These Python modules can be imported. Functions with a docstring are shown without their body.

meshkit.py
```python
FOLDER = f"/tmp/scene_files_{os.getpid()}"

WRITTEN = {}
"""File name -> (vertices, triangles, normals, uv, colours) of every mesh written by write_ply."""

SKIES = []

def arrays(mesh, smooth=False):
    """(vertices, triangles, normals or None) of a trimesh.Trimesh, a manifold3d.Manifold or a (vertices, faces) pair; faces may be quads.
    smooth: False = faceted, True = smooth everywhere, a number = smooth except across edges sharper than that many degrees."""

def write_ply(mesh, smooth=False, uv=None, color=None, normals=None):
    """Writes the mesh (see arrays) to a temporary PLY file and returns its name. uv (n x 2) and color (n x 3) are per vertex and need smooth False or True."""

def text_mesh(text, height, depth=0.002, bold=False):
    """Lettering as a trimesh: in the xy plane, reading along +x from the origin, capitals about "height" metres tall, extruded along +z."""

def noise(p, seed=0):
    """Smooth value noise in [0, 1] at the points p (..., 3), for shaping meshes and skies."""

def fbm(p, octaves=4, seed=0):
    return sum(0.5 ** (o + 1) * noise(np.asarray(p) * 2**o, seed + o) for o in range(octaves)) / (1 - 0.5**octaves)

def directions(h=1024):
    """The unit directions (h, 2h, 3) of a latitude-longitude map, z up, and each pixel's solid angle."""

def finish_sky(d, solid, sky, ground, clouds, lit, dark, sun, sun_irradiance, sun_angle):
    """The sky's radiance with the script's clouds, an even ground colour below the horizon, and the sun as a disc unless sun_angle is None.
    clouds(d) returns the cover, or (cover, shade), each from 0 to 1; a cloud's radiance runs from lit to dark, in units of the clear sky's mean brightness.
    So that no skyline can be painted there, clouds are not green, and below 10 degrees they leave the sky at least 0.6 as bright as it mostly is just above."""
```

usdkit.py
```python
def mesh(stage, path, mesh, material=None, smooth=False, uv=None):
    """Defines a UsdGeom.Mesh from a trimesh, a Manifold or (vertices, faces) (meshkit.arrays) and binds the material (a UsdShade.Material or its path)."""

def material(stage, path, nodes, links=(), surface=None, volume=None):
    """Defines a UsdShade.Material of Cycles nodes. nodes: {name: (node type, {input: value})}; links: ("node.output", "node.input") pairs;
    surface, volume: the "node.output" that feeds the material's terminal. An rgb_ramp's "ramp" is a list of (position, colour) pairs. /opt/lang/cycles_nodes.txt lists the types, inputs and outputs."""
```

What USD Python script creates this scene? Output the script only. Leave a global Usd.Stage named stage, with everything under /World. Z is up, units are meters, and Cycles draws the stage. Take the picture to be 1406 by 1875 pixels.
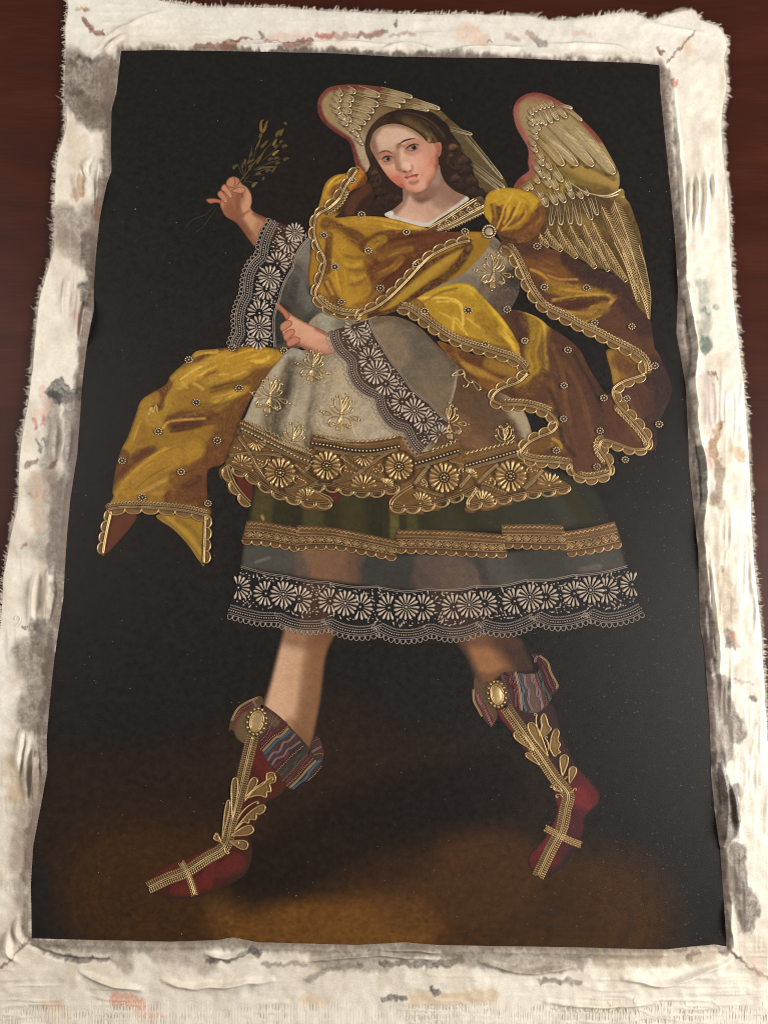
import math, random
import numpy as np, shapely
from shapely.geometry import Polygon
from scipy.spatial import Delaunay, cKDTree
from pxr import Usd, UsdGeom, UsdLux, UsdShade, Gf, Sdf, Vt
import usdkit, meshkit

random.seed(7)
rng = np.random.default_rng(7)
stage = Usd.Stage.CreateInMemory()
UsdGeom.SetStageUpAxis(stage, 'Z')
UsdGeom.SetStageMetersPerUnit(stage, 1.0)
UsdGeom.Xform.Define(stage, '/World')

# ---------------------------------------------------------------- camera
FOC, CX, CY = 1354.0, 703.0, 937.5            # focal length and centre of the photograph, in its pixels
CAM = np.array([-0.0102, -0.2150, 0.6992])
ROT = np.array([[0.99980464, -0.0167111, -0.01055594], [0.01418218, 0.97849511, -0.20578188], [0.01376775, 0.20559197, 0.97854095]])
cam = UsdGeom.Camera.Define(stage, '/World/camera')
m4 = np.eye(4); m4[:3, :3] = ROT.T; m4[3, :3] = CAM
cam.AddTransformOp().Set(Gf.Matrix4d(m4.tolist()))
cam.CreateHorizontalApertureAttr(36.0)
cam.CreateFocalLengthAttr(36.0 * FOC / 1406)
cam.CreateClippingRangeAttr(Gf.Vec2f(0.02, 50))
cam.CreateExposureAttr(0.8)

# ---------------------------------------------------------------- light: a dim room and two windows
room = usdkit.material(stage, '/World/Looks/room_light', {'b': ('background_shader', {'color': (1.0, 0.95, 0.9), 'strength': 0.11})}, [], surface='b.background')
dome = UsdLux.DomeLight.Define(stage, '/World/room_light')
UsdShade.MaterialBindingAPI.Apply(dome.GetPrim()).Bind(room)

def window(name, pos, target, w, h, power, color):
    l = UsdLux.RectLight.Define(stage, '/World/' + name)
    l.CreateWidthAttr(w); l.CreateHeightAttr(h); l.CreateIntensityAttr(power); l.CreateColorAttr(Gf.Vec3f(*color))
    z = np.array(pos, float) - np.array(target, float); z /= np.linalg.norm(z)
    x = np.cross([0, 0, 1.0], z); x /= np.linalg.norm(x); y = np.cross(z, x)
    m = np.eye(4); m[0, :3], m[1, :3], m[2, :3], m[3, :3] = x, y, z, pos
    l.AddTransformOp().Set(Gf.Matrix4d(m.tolist()))

window('window_light', (1.6, -0.15, 0.95), (0.1, -0.05, 0), 0.75, 0.7, 17.0, (1.0, 0.965, 0.92))
window('window_light_001', (-1.6, 0.45, 0.8), (-0.1, -0.05, 0), 0.7, 0.55, 10.0, (1.0, 0.955, 0.9))

# ---------------------------------------------------------------- plane geometry helpers
Z0 = 0.0045                                    # height of the painted canvas above the table top
LAY = 0.00004                                  # thickness of one coat of paint
PX = 0.00055                                   # one photograph pixel on the canvas, in metres

def G(uv, h=0.0):
    """points of the canvas plane traced in the photograph -> metres, then lifted by h"""
    uv = np.asarray(uv, float)
    d = np.c_[(uv[:, 0] - CX) / FOC, -(uv[:, 1] - CY) / FOC, -np.ones(len(uv))] @ ROT.T
    p = CAM + d * ((Z0 - CAM[2]) / d[:, 2])[:, None]
    p[:, 2] += h
    return p

def tile(x0, y0, s):
    def f(txt):
        arcs = []
        for a in txt.split('|'):
            arcs.append(np.array([[float(v) for v in q.split(',')] for q in a.split()]) / s + [x0, y0])
        return arcs[0] if len(arcs) == 1 else arcs
    return f
A = tile(560, 130, 3.515); B = tile(880, 150, 3.906); C = tile(320, 200, 4.687); D = tile(400, 380, 4.687)
EE = tile(560, 380, 4.687); F = tile(800, 420, 4.687); GG = tile(580, 560, 4.687); H = tile(380, 620, 4.687)
I = tile(160, 620, 3.906); J = tile(940, 560, 4.687); K = tile(390, 760, 4.135); L = tile(700, 740, 3.8)
M = tile(400, 930, 3.515); N = tile(780, 930, 3.348); O = tile(260, 1150, 3.676); Q = tile(820, 1150, 3.825)
P = tile(0, 0, 1.0)

def resample(p, step):
    d = np.r_[0, np.cumsum(np.linalg.norm(np.diff(p, axis=0), axis=1))]
    n = max(2, int(round(d[-1] / step)) + 1)
    t = np.linspace(0, d[-1], n)
    return np.c_[np.interp(t, d, p[:, 0]), np.interp(t, d, p[:, 1])]

def cr(p, step=2.0, closed=False):
    """Catmull-Rom curve through the points (or through each arc of a list), evenly resampled"""
    if isinstance(p, list):
        out = [cr(a if k == 0 else np.vstack([p[k - 1][-1], a]), step) for k, a in enumerate(p)]
        return np.vstack([out[0]] + [o[1:] for o in out[1:]])
    p = np.asarray(p, float)
    if len(p) < 3 and not closed:
        return resample(p, step)
    q = np.vstack([p[-1], p, p[0], p[1]]) if closed else np.vstack([2 * p[0] - p[1], p, 2 * p[-1] - p[-2]])
    t = np.linspace(0, 1, 12, endpoint=False)[:, None]
    segs = []
    for i in range(1, len(q) - 2):
        a, b, c, d = q[i - 1], q[i], q[i + 1], q[i + 2]
        segs.append(0.5 * (2 * b + (c - a) * t + (2 * a - 5 * b + 4 * c - d) * t * t + (3 * b - a - 3 * c + d) * t ** 3))
    r = np.vstack(segs + [q[-2:-1]])
    return resample(r, step)

def normals(p):
    t = np.gradient(p, axis=0)
    t /= np.maximum(np.linalg.norm(t, axis=1, keepdims=True), 1e-9)
    return np.c_[-t[:, 1], t[:, 0]]

def off(p, d):
    return p + normals(p) * np.reshape(d, (-1, 1))

def lin(c):
    c = np.asarray(c, float) / 255
    return np.where(c <= 0.04045, c / 12.92, ((c + 0.055) / 1.055) ** 2.4)

def seg_dist(pts, line):
    """distance of points to a polyline, and how far along it (0..1)"""
    a, b = line[:-1], line[1:]
    ab = b - a
    L2 = np.maximum((ab ** 2).sum(1), 1e-12)
    best = np.full(len(pts), 1e9); at = np.zeros(len(pts))
    for k in range(len(a)):
        t = np.clip(((pts - a[k]) @ ab[k]) / L2[k], 0, 1)
        d = np.linalg.norm(pts - a[k] - t[:, None] * ab[k], axis=1)
        m = d < best
        best[m] = d[m]; at[m] = (k + t[m]) / len(a)
    return best, at

def n2(p, s, seed=0):
    return meshkit.noise(np.c_[p / s, np.full(len(p), seed * 7.3)], seed)

class st:
    """a brush stroke: a soft band of paint along a curve; kind 'poly' fills a closed outline, 'edge' follows the region's own border"""
    def __init__(s, pts, w, soft, col, a=1.0, taper=False, kind='line', rough=0.45):
        s.pts, s.w, s.soft, s.col, s.a, s.taper, s.kind, s.rough = pts, w, soft, lin(col), a, taper, kind, rough
    def apply(s, v, col, edge):
        if s.kind == 'edge':
            d, m, w = edge(), slice(None), s.w
            k = np.clip(1 - (d - w) / s.soft, 0, 1)
        else:
            line = s.pts
            if isinstance(line, list) or len(line) > 2:
                line = cr(line, 4.0, closed=s.kind == 'poly')
            r = s.w + s.soft
            lo, hi = line.min(0) - r, line.max(0) + r
            m = np.nonzero(((v >= lo) & (v <= hi)).all(1))[0]
            if not len(m):
                return
            d, t = seg_dist(v[m], line)
            if s.kind == 'poly':
                ins = shapely.contains_xy(Polygon(line).buffer(0), v[m, 0], v[m, 1])
                d = np.where(ins, -d, d) + s.soft * 0.5
                k = np.clip(1 - d / s.soft, 0, 1)
            else:
                w = s.w * (np.sqrt(np.clip(4 * t * (1 - t), 0, 1)) if s.taper else 1)
                k = np.clip(1 - (d - w) / s.soft, 0, 1)
                if s.taper:
                    k *= np.clip(6 * t, 0, 1) * np.clip(6 * (1 - t), 0, 1)
        k = k * k * (3 - 2 * k) * s.a
        if s.kind == 'line' and .3 <= s.rough < .5 and s.w > 1.5:
            k = k * (.55 + .9 * n2(np.c_[d, t * 60], 1.5, 6))
        if s.rough:
            k = k * (1 - s.rough * (1 - .7 * n2(v[m], 2.6, 3) - .65 * n2(v[m], 9.0, 5)))
        k = np.clip(k, 0, 1)[:, None]
        col[m] = col[m] * (1 - k) + s.col * k

# ---------------------------------------------------------------- prims
used = {}
def new(parent, name):
    k = parent + '/' + name
    n = used.get(k, -1) + 1
    used[k] = n
    return k if n == 0 else f'{k}_{n:03d}'

def data(path, **kw):
    p = stage.GetPrimAtPath(path)
    for k, v in kw.items():
        p.SetCustomDataByKey(k, v)

def group(parent, name, **kw):
    path = new(parent, name)
    UsdGeom.Xform.Define(stage, path)
    data(path, **kw)
    return path

def put(parent, name, v3, f, mat, col=None, smooth=True, **kw):
    path = new(parent, name)
    m = usdkit.mesh(stage, path, (v3, f), mats[mat], smooth=smooth)
    if col is not None:
        UsdGeom.PrimvarsAPI(m).CreatePrimvar('col', Sdf.ValueTypeNames.Color3fArray, 'vertex').Set(Vt.Vec3fArray.FromNumpy(col.astype(np.float32)))
    data(path, **kw)
    return path

def tess(poly, step, grid=None):
    """an even triangulation of a shapely polygon"""
    rings = [poly.exterior] + list(poly.interiors)
    bd = []
    for r in rings:
        c = np.array(r.coords)
        bd.append(resample(c, step * 0.8)[:-1])
    bd = np.vstack(bd)
    lo, hi = bd.min(0), bd.max(0)
    xs, ys = np.arange(lo[0], hi[0], step), np.arange(lo[1], hi[1], step * 0.866)
    gx, gy = np.meshgrid(xs, ys)
    gx = gx + (np.arange(len(ys)) % 2)[:, None] * step / 2
    g = np.c_[gx.ravel(), gy.ravel()] + rng.uniform(-.12, .12, (gx.size, 2)) * step
    g = g[shapely.contains_xy(poly, g[:, 0], g[:, 1])]
    if len(g):
        d, _ = cKDTree(bd).query(g)
        g = g[d > step * 0.5]
    v = np.vstack([bd, g])
    f = Delaunay(v).simplices
    c = v[f].mean(1)
    f = f[shapely.contains_xy(poly, c[:, 0], c[:, 1])]
    a, b, c = v[f[:, 0]], v[f[:, 1]], v[f[:, 2]]
    ar = (b[:, 0] - a[:, 0]) * (c[:, 1] - a[:, 1]) - (b[:, 1] - a[:, 1]) * (c[:, 0] - a[:, 0])
    f = f[np.abs(ar) > 1e-4]; ar = ar[np.abs(ar) > 1e-4]
    f[ar > 0] = f[ar > 0][:, ::-1]             # image y runs down: make every face look up
    return v, f, bd

def as_poly(pts, smooth=True):
    p = cr(pts, min(2.0, np.ptp(pts, axis=0).max() / 10), closed=True) if smooth else np.asarray(pts)
    q = Polygon(p).buffer(0)
    return max(q.geoms, key=lambda g: g.area) if hasattr(q, 'geoms') else q

def region(parent, name, pts, base, strokes=(), step=3.0, layer=1, mat='paint', smooth=True, grain=0.07, under=None, height=None, hairs=0, warp=None, **kw):
    """a patch of paint: its outline, its ground colour and the strokes on it"""
    poly = pts if isinstance(pts, Polygon) else as_poly(pts, smooth)
    v, f, bd = tess(poly, step)
    col = np.tile(lin(base), (len(v), 1)) if under is None else under(v)
    cache = []
    def edge():
        if not cache:
            cache.append(cKDTree(bd).query(v)[0])
        return cache[0]
    vs = v if warp is None else warp(v)
    for s in strokes:
        if hairs >= 7 and s.kind == 'line':
            s.soft *= .72; s.a = min(1, s.a * 1.1)
        s.apply(vs, col, edge)
        if hairs and s.kind == 'line' and s.w >= 3 and s.rough >= .3:
            line = cr(s.pts, 4.0) if isinstance(s.pts, list) or len(s.pts) > 2 else s.pts
            for _ in range(hairs):
                i, j = sorted(rng.choice(len(line), 2, replace=False)) if len(line) > 8 else (0, len(line) - 1)
                if j - i < 4 and len(line) > 8:
                    continue
                h = st(off(line[i:j + 1], rng.uniform(-1, 1) * (s.w + .4 * s.soft)), rng.uniform(.4, .9), 1.6, (128, 128, 128), rng.uniform(.4, .85) * s.a, True, rough=.2)
                h.col = np.clip(s.col * rng.choice([rng.uniform(.5, .75), rng.uniform(1.3, 1.8)]), 0, .8)
                h.apply(v, col, edge)
    if hairs >= 7:
        grain = .13
        y = (col[:, 0] > 1.35 * col[:, 2]) & (col[:, 1] > .09)
        col[y] *= [1.12, 1.1, 1.0]
    g = 1 + grain * (2.2 * (n2(v, 3.0, 1) - .5) + 1.6 * (n2(v, 9.0, 2) - .5) + rng.normal(0, .35, len(v)))
    col = np.clip(col * g[:, None], 0.0005, 0.9)
    h = layer * LAY if height is None else height(v)
    return put(parent, name, G(v, h), f, mat, col, **kw)

class MB:
    """collects raised work: half-round ridges, beads and petals, and builds them as one mesh"""
    def __init__(s, layer=10):
        s.v, s.h, s.f, s.n, s.z = [], [], [], 0, layer * LAY
    def add(s, v, h, f):
        s.v.append(v); s.h.append(h); s.f.append(f + s.n); s.n += len(v)
    def ridge(s, p, w=1.3, h=None, taper=0.35, step=2.2, prof=None, raw=False):
        p = p if raw else cr(p, step)
        n = len(p)
        if n < 2:
            return s
        k = np.ones(n) if prof is None else np.interp(np.linspace(0, 1, n), np.linspace(0, 1, len(prof)), prof)
        if prof is None and taper < 1:
            k[0] = k[-1] = taper
        h = (w * 0.95 if h is None else h) * PX
        o = np.array([-1, -.62, 0, .62, 1]); hh = np.array([-.05, .72, 1, .72, -.05])
        nn = normals(p)
        v = (p[:, None] + nn[:, None] * (o[None, :, None] * w * k[:, None, None])).reshape(-1, 2)
        z = (hh[None] * h * np.sqrt(k)[:, None]).ravel()
        i = (np.arange(n - 1)[:, None] * 5 + np.arange(4)[None]).ravel()
        f = np.vstack([np.c_[i, i + 1, i + 6], np.c_[i, i + 6, i + 5]])
        s.add(v, z, f[:, ::-1])
        return s
    def bead(s, c, r=1.6, h=None, n=7):
        h = (r * 0.9 if h is None else h) * PX
        t = np.arange(n) / n * 2 * np.pi
        ring = np.c_[np.cos(t), np.sin(t)]
        c = np.asarray(c, float)
        v = np.vstack([c + ring * r, c + ring * r * .72, [c]])
        z = np.r_[np.full(n, -.05 * h), np.full(n, .7 * h), h]
        i = np.arange(n); j = (i + 1) % n
        f = np.vstack([np.c_[i, j, n + j], np.c_[i, n + j, n + i], np.c_[n + i, n + j, np.full(n, 2 * n)]])
        s.add(v, z, f[:, ::-1])
        return s
    def beads(s, p, gap=4.0, r=1.5, ends=True):
        for c in (cr(p, 1.0) if isinstance(p, list) or len(p) < 60 else p)[::1] if False else resample(cr(p, 1.0), gap):
            s.bead(c + rng.normal(0, .15, 2), r * rng.uniform(.88, 1.1))
        return s
    def petal(s, a, b, w, h=None):
        a, b = np.asarray(a, float), np.asarray(b, float)
        p = a + (b - a) * np.linspace(0, 1, 7)[:, None]
        return s.ridge(p, w, h or w * 1.1, prof=[.25, .38, .52, .72, .95, 1.0, .45], raw=True)
    def drop(s, a, b, w, line=1.1):
        """an outlined teardrop from its point a to its round end b"""
        a, b = np.asarray(a, float), np.asarray(b, float)
        t = np.linspace(-1, 1, 25)
        d = b - a; L_ = np.linalg.norm(d); d /= L_; n = np.array([-d[1], d[0]])
        x = 1 - np.abs(t) ** 1.6
        y = np.sign(t) * w * np.sin(np.pi * np.clip(np.abs(t), 0, 1) ** 0.8) ** .9
        return s.ridge(a + d * (x * L_)[:, None] + n * y[:, None], line)
    def curl(s, a, b, bend, turn=1.0, w=1.1, r=3.0):
        """a stem from a to b, bent sideways, ending in a small spiral"""
        a, b = np.asarray(a, float), np.asarray(b, float)
        d = b - a; n = np.array([-d[1], d[0]]) / np.linalg.norm(d)
        t = np.linspace(0, 1, 9)[:, None]
        p = a + d * t + n * bend * (4 * t * (1 - t))
        e = p[-1] - p[-2]; e /= np.linalg.norm(e)
        m = np.array([-e[1], e[0]]) * np.sign(turn)
        th = np.linspace(0, 1.5 * np.pi, 9)[1:, None]
        rr = r * (1 - .45 * th / (1.5 * np.pi))
        q = p[-1] + m * r + rr * (e * np.sin(th) - m * np.cos(th))
        return s.ridge(np.vstack([p, q]), w)
    def cord(s, p, gap=3.0, ln=2.2, w=.9, slant=.8):
        """a twisted cord: short slanted ridges along a path"""
        p = resample(cr(p, 1.0), gap)
        nn = normals(p); tt = np.c_[nn[:, 1], -nn[:, 0]]
        for c, n, t in zip(p, nn, tt):
            d = n + t * slant; d /= np.linalg.norm(d)
            s.ridge(np.array([c - d * ln, c, c + d * ln]), w, w * 1.0, prof=[.5, 1, .5], raw=True)
        return s
    def zigzag(s, p, gap=7.0, amp=3.0, w=.9):
        p = resample(cr(p, 1.0), gap / 2)
        sg = np.where(np.arange(len(p)) % 2, 1, -1) * amp
        q = off(p, sg)
        return s.ridge(resample(q, 1.6), w, raw=True)
    def arc(s, a, b, side, depth, w=1.2):
        a, b = np.asarray(a, float), np.asarray(b, float)
        d = b - a; n = np.array([-d[1], d[0]]); n /= np.linalg.norm(n)
        t = np.linspace(0, np.pi, 9)
        x = .5 - .5 * np.cos(t)
        return s.ridge(a + d * x[:, None] + n * (side * depth * np.sin(t) ** .75)[:, None], w)
    def plate(s, pts, h=.5):
        """a low cushion filling an outline: a fan to a raised middle"""
        p = np.asarray(pts, float); n = len(p)
        c = p.mean(0)
        v = np.vstack([p, c + (p - c) * .75, [c]])
        z = np.r_[np.full(n, -.02), np.full(n, .8 * h), h] * PX
        i = np.arange(n); j = (i + 1) % n
        f = np.vstack([np.c_[i, j, n + j], np.c_[i, n + j, n + i], np.c_[n + i, n + j, np.full(n, 2 * n)]])
        ar = np.sum(p[:, 0] * np.roll(p[:, 1], -1) - np.roll(p[:, 0], -1) * p[:, 1])
        s.add(v, z, f[:, ::-1] if ar > 0 else f)
        return s
    def build(s, parent, name, mat, **kw):
        if not s.n:
            return None
        v = np.vstack(s.v); h = np.concatenate(s.h); f = np.vstack(s.f)
        return put(parent, name, G(v, s.z + h), f, mat, **kw)

# ---------------------------------------------------------------- materials
mats = {}
def bumped(name, color, rough, metal=0.0, spec=.5, bump=.25, scale=900., vcol=False, grain=.25, detail=3, coat=0.0, dist=.0006):
    nodes = {'g': ('geometry', {}), 'n': ('noise_texture', {'scale': scale, 'detail': detail}),
             'n2': ('noise_texture', {'scale': scale * .13, 'detail': 3}),
             'b': ('bump', {'strength': bump, 'distance': dist}),
             'r': ('rgb_ramp', {'ramp': [(.25, (1 - grain,) * 3), (.75, (1 + grain * .6,) * 3)]}),
             'm': ('mix_color', {'blend_type': 'multiply', 'fac': 1.0, 'b': tuple(color), 'use_clamp': False}),
             'rr': ('map_range', {'from_min': .3, 'from_max': .7, 'to_min': rough - .07, 'to_max': rough + .07}),
             'p': ('principled_bsdf', {'metallic': metal, 'specular_ior_level': spec, 'coat_weight': coat, 'coat_roughness': .25})}
    links = [('g.position', 'n.vector'), ('g.position', 'n2.vector'), ('n.fac', 'b.height'), ('b.normal', 'p.normal'), ('n2.fac', 'rr.value'), ('rr.result', 'p.roughness'),
             ('n2.fac', 'r.fac'), ('r.color', 'm.a'), ('m.result', 'p.base_color')]
    if vcol:
        nodes['c'] = ('attribute', {'attribute': 'col'})
        links.append(('c.color', 'm.b'))
    mats[name] = usdkit.material(stage, '/World/Looks/' + name, nodes, links, surface='p.BSDF')

bumped('paint', (1, 1, 1), .55, vcol=True, bump=.5, scale=1000., grain=.08, spec=.22)
bumped('field_paint', (1, 1, 1), .42, vcol=True, bump=.5, scale=1300., grain=.12, spec=.2)
bumped('gold_paint', (1, 1, 1), .48, metal=.25, vcol=True, bump=.5, scale=1000., grain=.2)
bumped('cloth', (1, 1, 1), .5, vcol=True, bump=.5, scale=900., grain=.05, spec=.4)
bumped('gold', (.60, .42, .20), .34, metal=.6, bump=.2, scale=700., grain=.3)
bumped('bronze', (.34, .22, .10), .4, metal=.45, bump=.2, scale=700., grain=.25)
bumped('pale_gold', (.64, .50, .31), .34, metal=.4, bump=.2, scale=700., grain=.25)
bumped('lace_line', lin((158, 142, 128)), .4, bump=.1, grain=.2)
bumped('lace_white', lin((184, 166, 148)), .35, bump=.15, grain=.15)
bumped('thread', lin((236, 227, 211)), .9, bump=0, grain=.05, spec=.1)
for nm, c in dict(red_line=(104, 38, 42), blue_line=(64, 96, 116), green_line=(38, 72, 62), yellow_line=(156, 126, 82), mauve_line=(130, 100, 108), pink_line=(140, 88, 84)).items():
    bumped(nm, lin(c), .35, bump=.1, grain=.15)
bumped('speck', lin((150, 145, 135)), .5, bump=0, grain=.1)

# the table: brown polished wood with long streaks of grain
mats['wood'] = usdkit.material(stage, '/World/Looks/wood', {
    'g': ('geometry', {}), 'mp': ('mapping', {'mapping_type': 'point', 'scale': (2.0, 9.0, 1.0), 'rotation': (0, 0, .35)}),
    'n': ('noise_texture', {'scale': 2.2, 'detail': 6, 'roughness': .62, 'distortion': .6}),
    'mp2': ('mapping', {'mapping_type': 'point', 'scale': (30.0, 500.0, 1.0), 'rotation': (0, 0, .35)}),
    'nf': ('noise_texture', {'scale': 1.0, 'detail': 3}),
    'r': ('rgb_ramp', {'ramp': [(.28, lin((52, 21, 12))), (.5, lin((62, 26, 15))), (.72, lin((72, 33, 20)))]}),
    'rf': ('rgb_ramp', {'ramp': [(.3, (.85, .85, .85)), (.7, (1.08, 1.12, 1.12))]}),
    'mx': ('mix_color', {'blend_type': 'multiply', 'fac': 1.0, 'use_clamp': False}),
    'bp': ('bump', {'strength': .12, 'distance': .0004}),
    'p': ('principled_bsdf', {'roughness': .42, 'specular_ior_level': .22})},
    [('g.position', 'mp.vector'), ('mp.vector', 'n.vector'), ('g.position', 'mp2.vector'), ('mp2.vector', 'nf.vector'), ('n.fac', 'r.fac'), ('nf.fac', 'rf.fac'),
     ('r.color', 'mx.a'), ('rf.color', 'mx.b'), ('mx.result', 'p.base_color'), ('nf.fac', 'bp.height'), ('bp.normal', 'p.normal')], surface='p.BSDF')

# ---------------------------------------------------------------- table
from trimesh import creation
tb = creation.box((1.9, 2.2, .036)); tb.apply_translation((0, .1, -.018))
import manifold3d as mf
slab = mf.Manifold.hull(mf.Manifold.cube((1.9, 2.2, .030), True) + mf.Manifold.cube((1.89, 2.19, .036), True)).translate((0, .1, -.018))
usdkit.mesh(stage, '/World/table', slab, mats['wood'], smooth=30)
data('/World/table', label='dark reddish brown polished wooden table under the canvas', category='table')

# ---------------------------------------------------------------- the canvas
ART = '/World/canvas_painting'
UsdGeom.Xform.Define(stage, ART)
data(ART, label='unframed oil painting of a winged figure in gold brocade, on creased frayed canvas lying flat', category='painting')

FIELD = P("222,92 300,91 400,92.5 471,94 613,97 720,103 850,105 929,105 1048,110.5 1166,114.5 1207,118.6 1208,158 1214,221 1220,277 1229,368 1235.6,437.6 1241,533 1238,610 1255,706 1260,802 1261,852 1270,936 1278,1010 1280.6,1140 1290,1196 1299,1326 1301.6,1420 1308.6,1490 1318,1559 1325,1653 1330,1734 1308,1730 1267,1734 1220,1739 1150,1738 1050,1735 900,1733 800,1731 740,1726 654,1731 472,1726 427,1717 398,1722 313,1725 171,1722 58,1719 57,1620 61,1550 77,1466 87,1410 86,1354 91,1289 100,1205 116.5,1093 119,1040 123,979 129,915 142,830 146,773 150,717 153,684 160.6,624 172,568 172,523 177,456 183,400 188,373 195.6,338 204.5,313 203,270 204.5,199 213,171")
OUTER = P("128,-34 190,-30 250,-8 300,3 366,12 430,14 507,16 599,21 695,25 791,28 850,27 909,30 969,30 1008,37.5 1071,33.6 1119,26 1158,26 1190,37.5 1226,26 1265,20 1281,35.6 1316,53.4 1330,83 1324.5,111 1330,158 1322.5,198 1320.5,253 1328,328 1334,395 1335,457 1345,572 1354,648 1360,706 1366,775 1370,840 1374,936 1379,1032 1382,1056 1392,1154 1397,1233 1402,1326 1407,1405 1424,1600 1440,1800 1446,1960 1200,1972 800,1975 400,1970 100,1962 -46,1955 -44,1800 -36,1600 -18,1400 -8,1250 2,1140 7,1070 9,1054 22,979 34,915 37,848 43,792 56,717 63.5,654 69,587 75,542 91.5,486 99,456 101,400 101,356 107,284 117,256 123,220 119,170 122,110 121,53 126,20")
fieldP = Polygon(resample(np.vstack([FIELD, FIELD[:1]]), 3.0))
outP = Polygon(cr(OUTER, 3.0, closed=True)).buffer(0)
fieldL = np.array(fieldP.exterior.coords); outL = np.array(outP.exterior.coords)
fieldT, outT = cKDTree(fieldL), cKDTree(resample(outL, 2.0))

def wig(p, amp, s, seed):
    return p + amp * np.c_[n2(p, s, seed) - .5, n2(p, s, seed + 1) - .5]

# creases of the cloth: curve, half width and height in photograph pixels
CREASE = [(P(t), w, h) for t, w, h in [
    ("128,500 124,540 119,590", 7, 5), ("168,545 160,580 154,630", 6, 6), ("150,520 146,560 142,620", 6, 3),
    ("102,770 99,800 96,850", 7, 4), ("122,760 124,790 121,850", 7, 6), ("70,1040 62,1090 58,1150", 6, 5), ("97,1035 92,1090 88,1140", 8, 7), ("44,1330 38,1380 34,1420", 7, 5),
    ("70,1365 66,1400 64,1470", 6, 7), ("54,1345 50,1400 49,1470", 6, 4), ("168,285 160,310 164,330", 5, 5), ("150,310 146,340 148,365", 5, 4), ("188,280 184,330 178,400", 4, 4),
    ("180,90 215,62 250,45 300,20", 8, 5), ("185,100 215,78 236,60", 6, 5), ("1008,82 1120,87 1160,102", 6, 4), ("1180,42 1240,56 1290,62", 6, 3),
    ("1232,150 1240,250 1248,360 1250,440 1253,520 1264,580 1272,640 1268,690 1276,790 1288,850 1290,900 1283,980 1288,1020 1300,1120 1304,1200", 7, 7),
    ("1262,330 1260,380 1258,440", 6, 5), ("1275,320 1276,360 1272,420", 5, 5), ("1290,310 1292,360 1288,430", 6, 4), ("1305,320 1306,360", 5, 4),
    ("1300,1030 1304,1080 1312,1180", 6, 6), ("1316,1130 1314,1200 1318,1260", 6, 4), ("1318,1400 1326,1450 1326,1500 1320,1550", 7, 8), ("1336,1430 1346,1480 1352,1530", 7, 4), ("1335,1640 1332,1690 1340,1730", 7, 5),
    ("300,1796 340,1806 420,1802 500,1794", 7, 6), ("150,1780 200,1800 260,1812", 9, 5), ("380,1748 420,1752 460,1742", 7, 6), ("560,1760 620,1752 700,1748 800,1756", 8, 5), ("880,1760 960,1778 1050,1772", 8, 6),
    ("1140,1790 1220,1800 1310,1770 1345,1752", 9, 6), ("700,1740 760,1735 800,1744", 6, 6), ("20,1700 16,1740 30,1760", 8, 6), ("36,1680 34,1710 44,1730", 6, 5), ("54,1730 90,1748 140,1758 200,1760", 6, -5),
    ("1000,1835 1100,1842 1200,1836", 8, 4), ("420,90 520,84 640,80 720,84", 5, 4), ("800,98 880,90 960,88", 6, 5), ("700,92 740,84 790,92", 6, 5)]]

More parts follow.
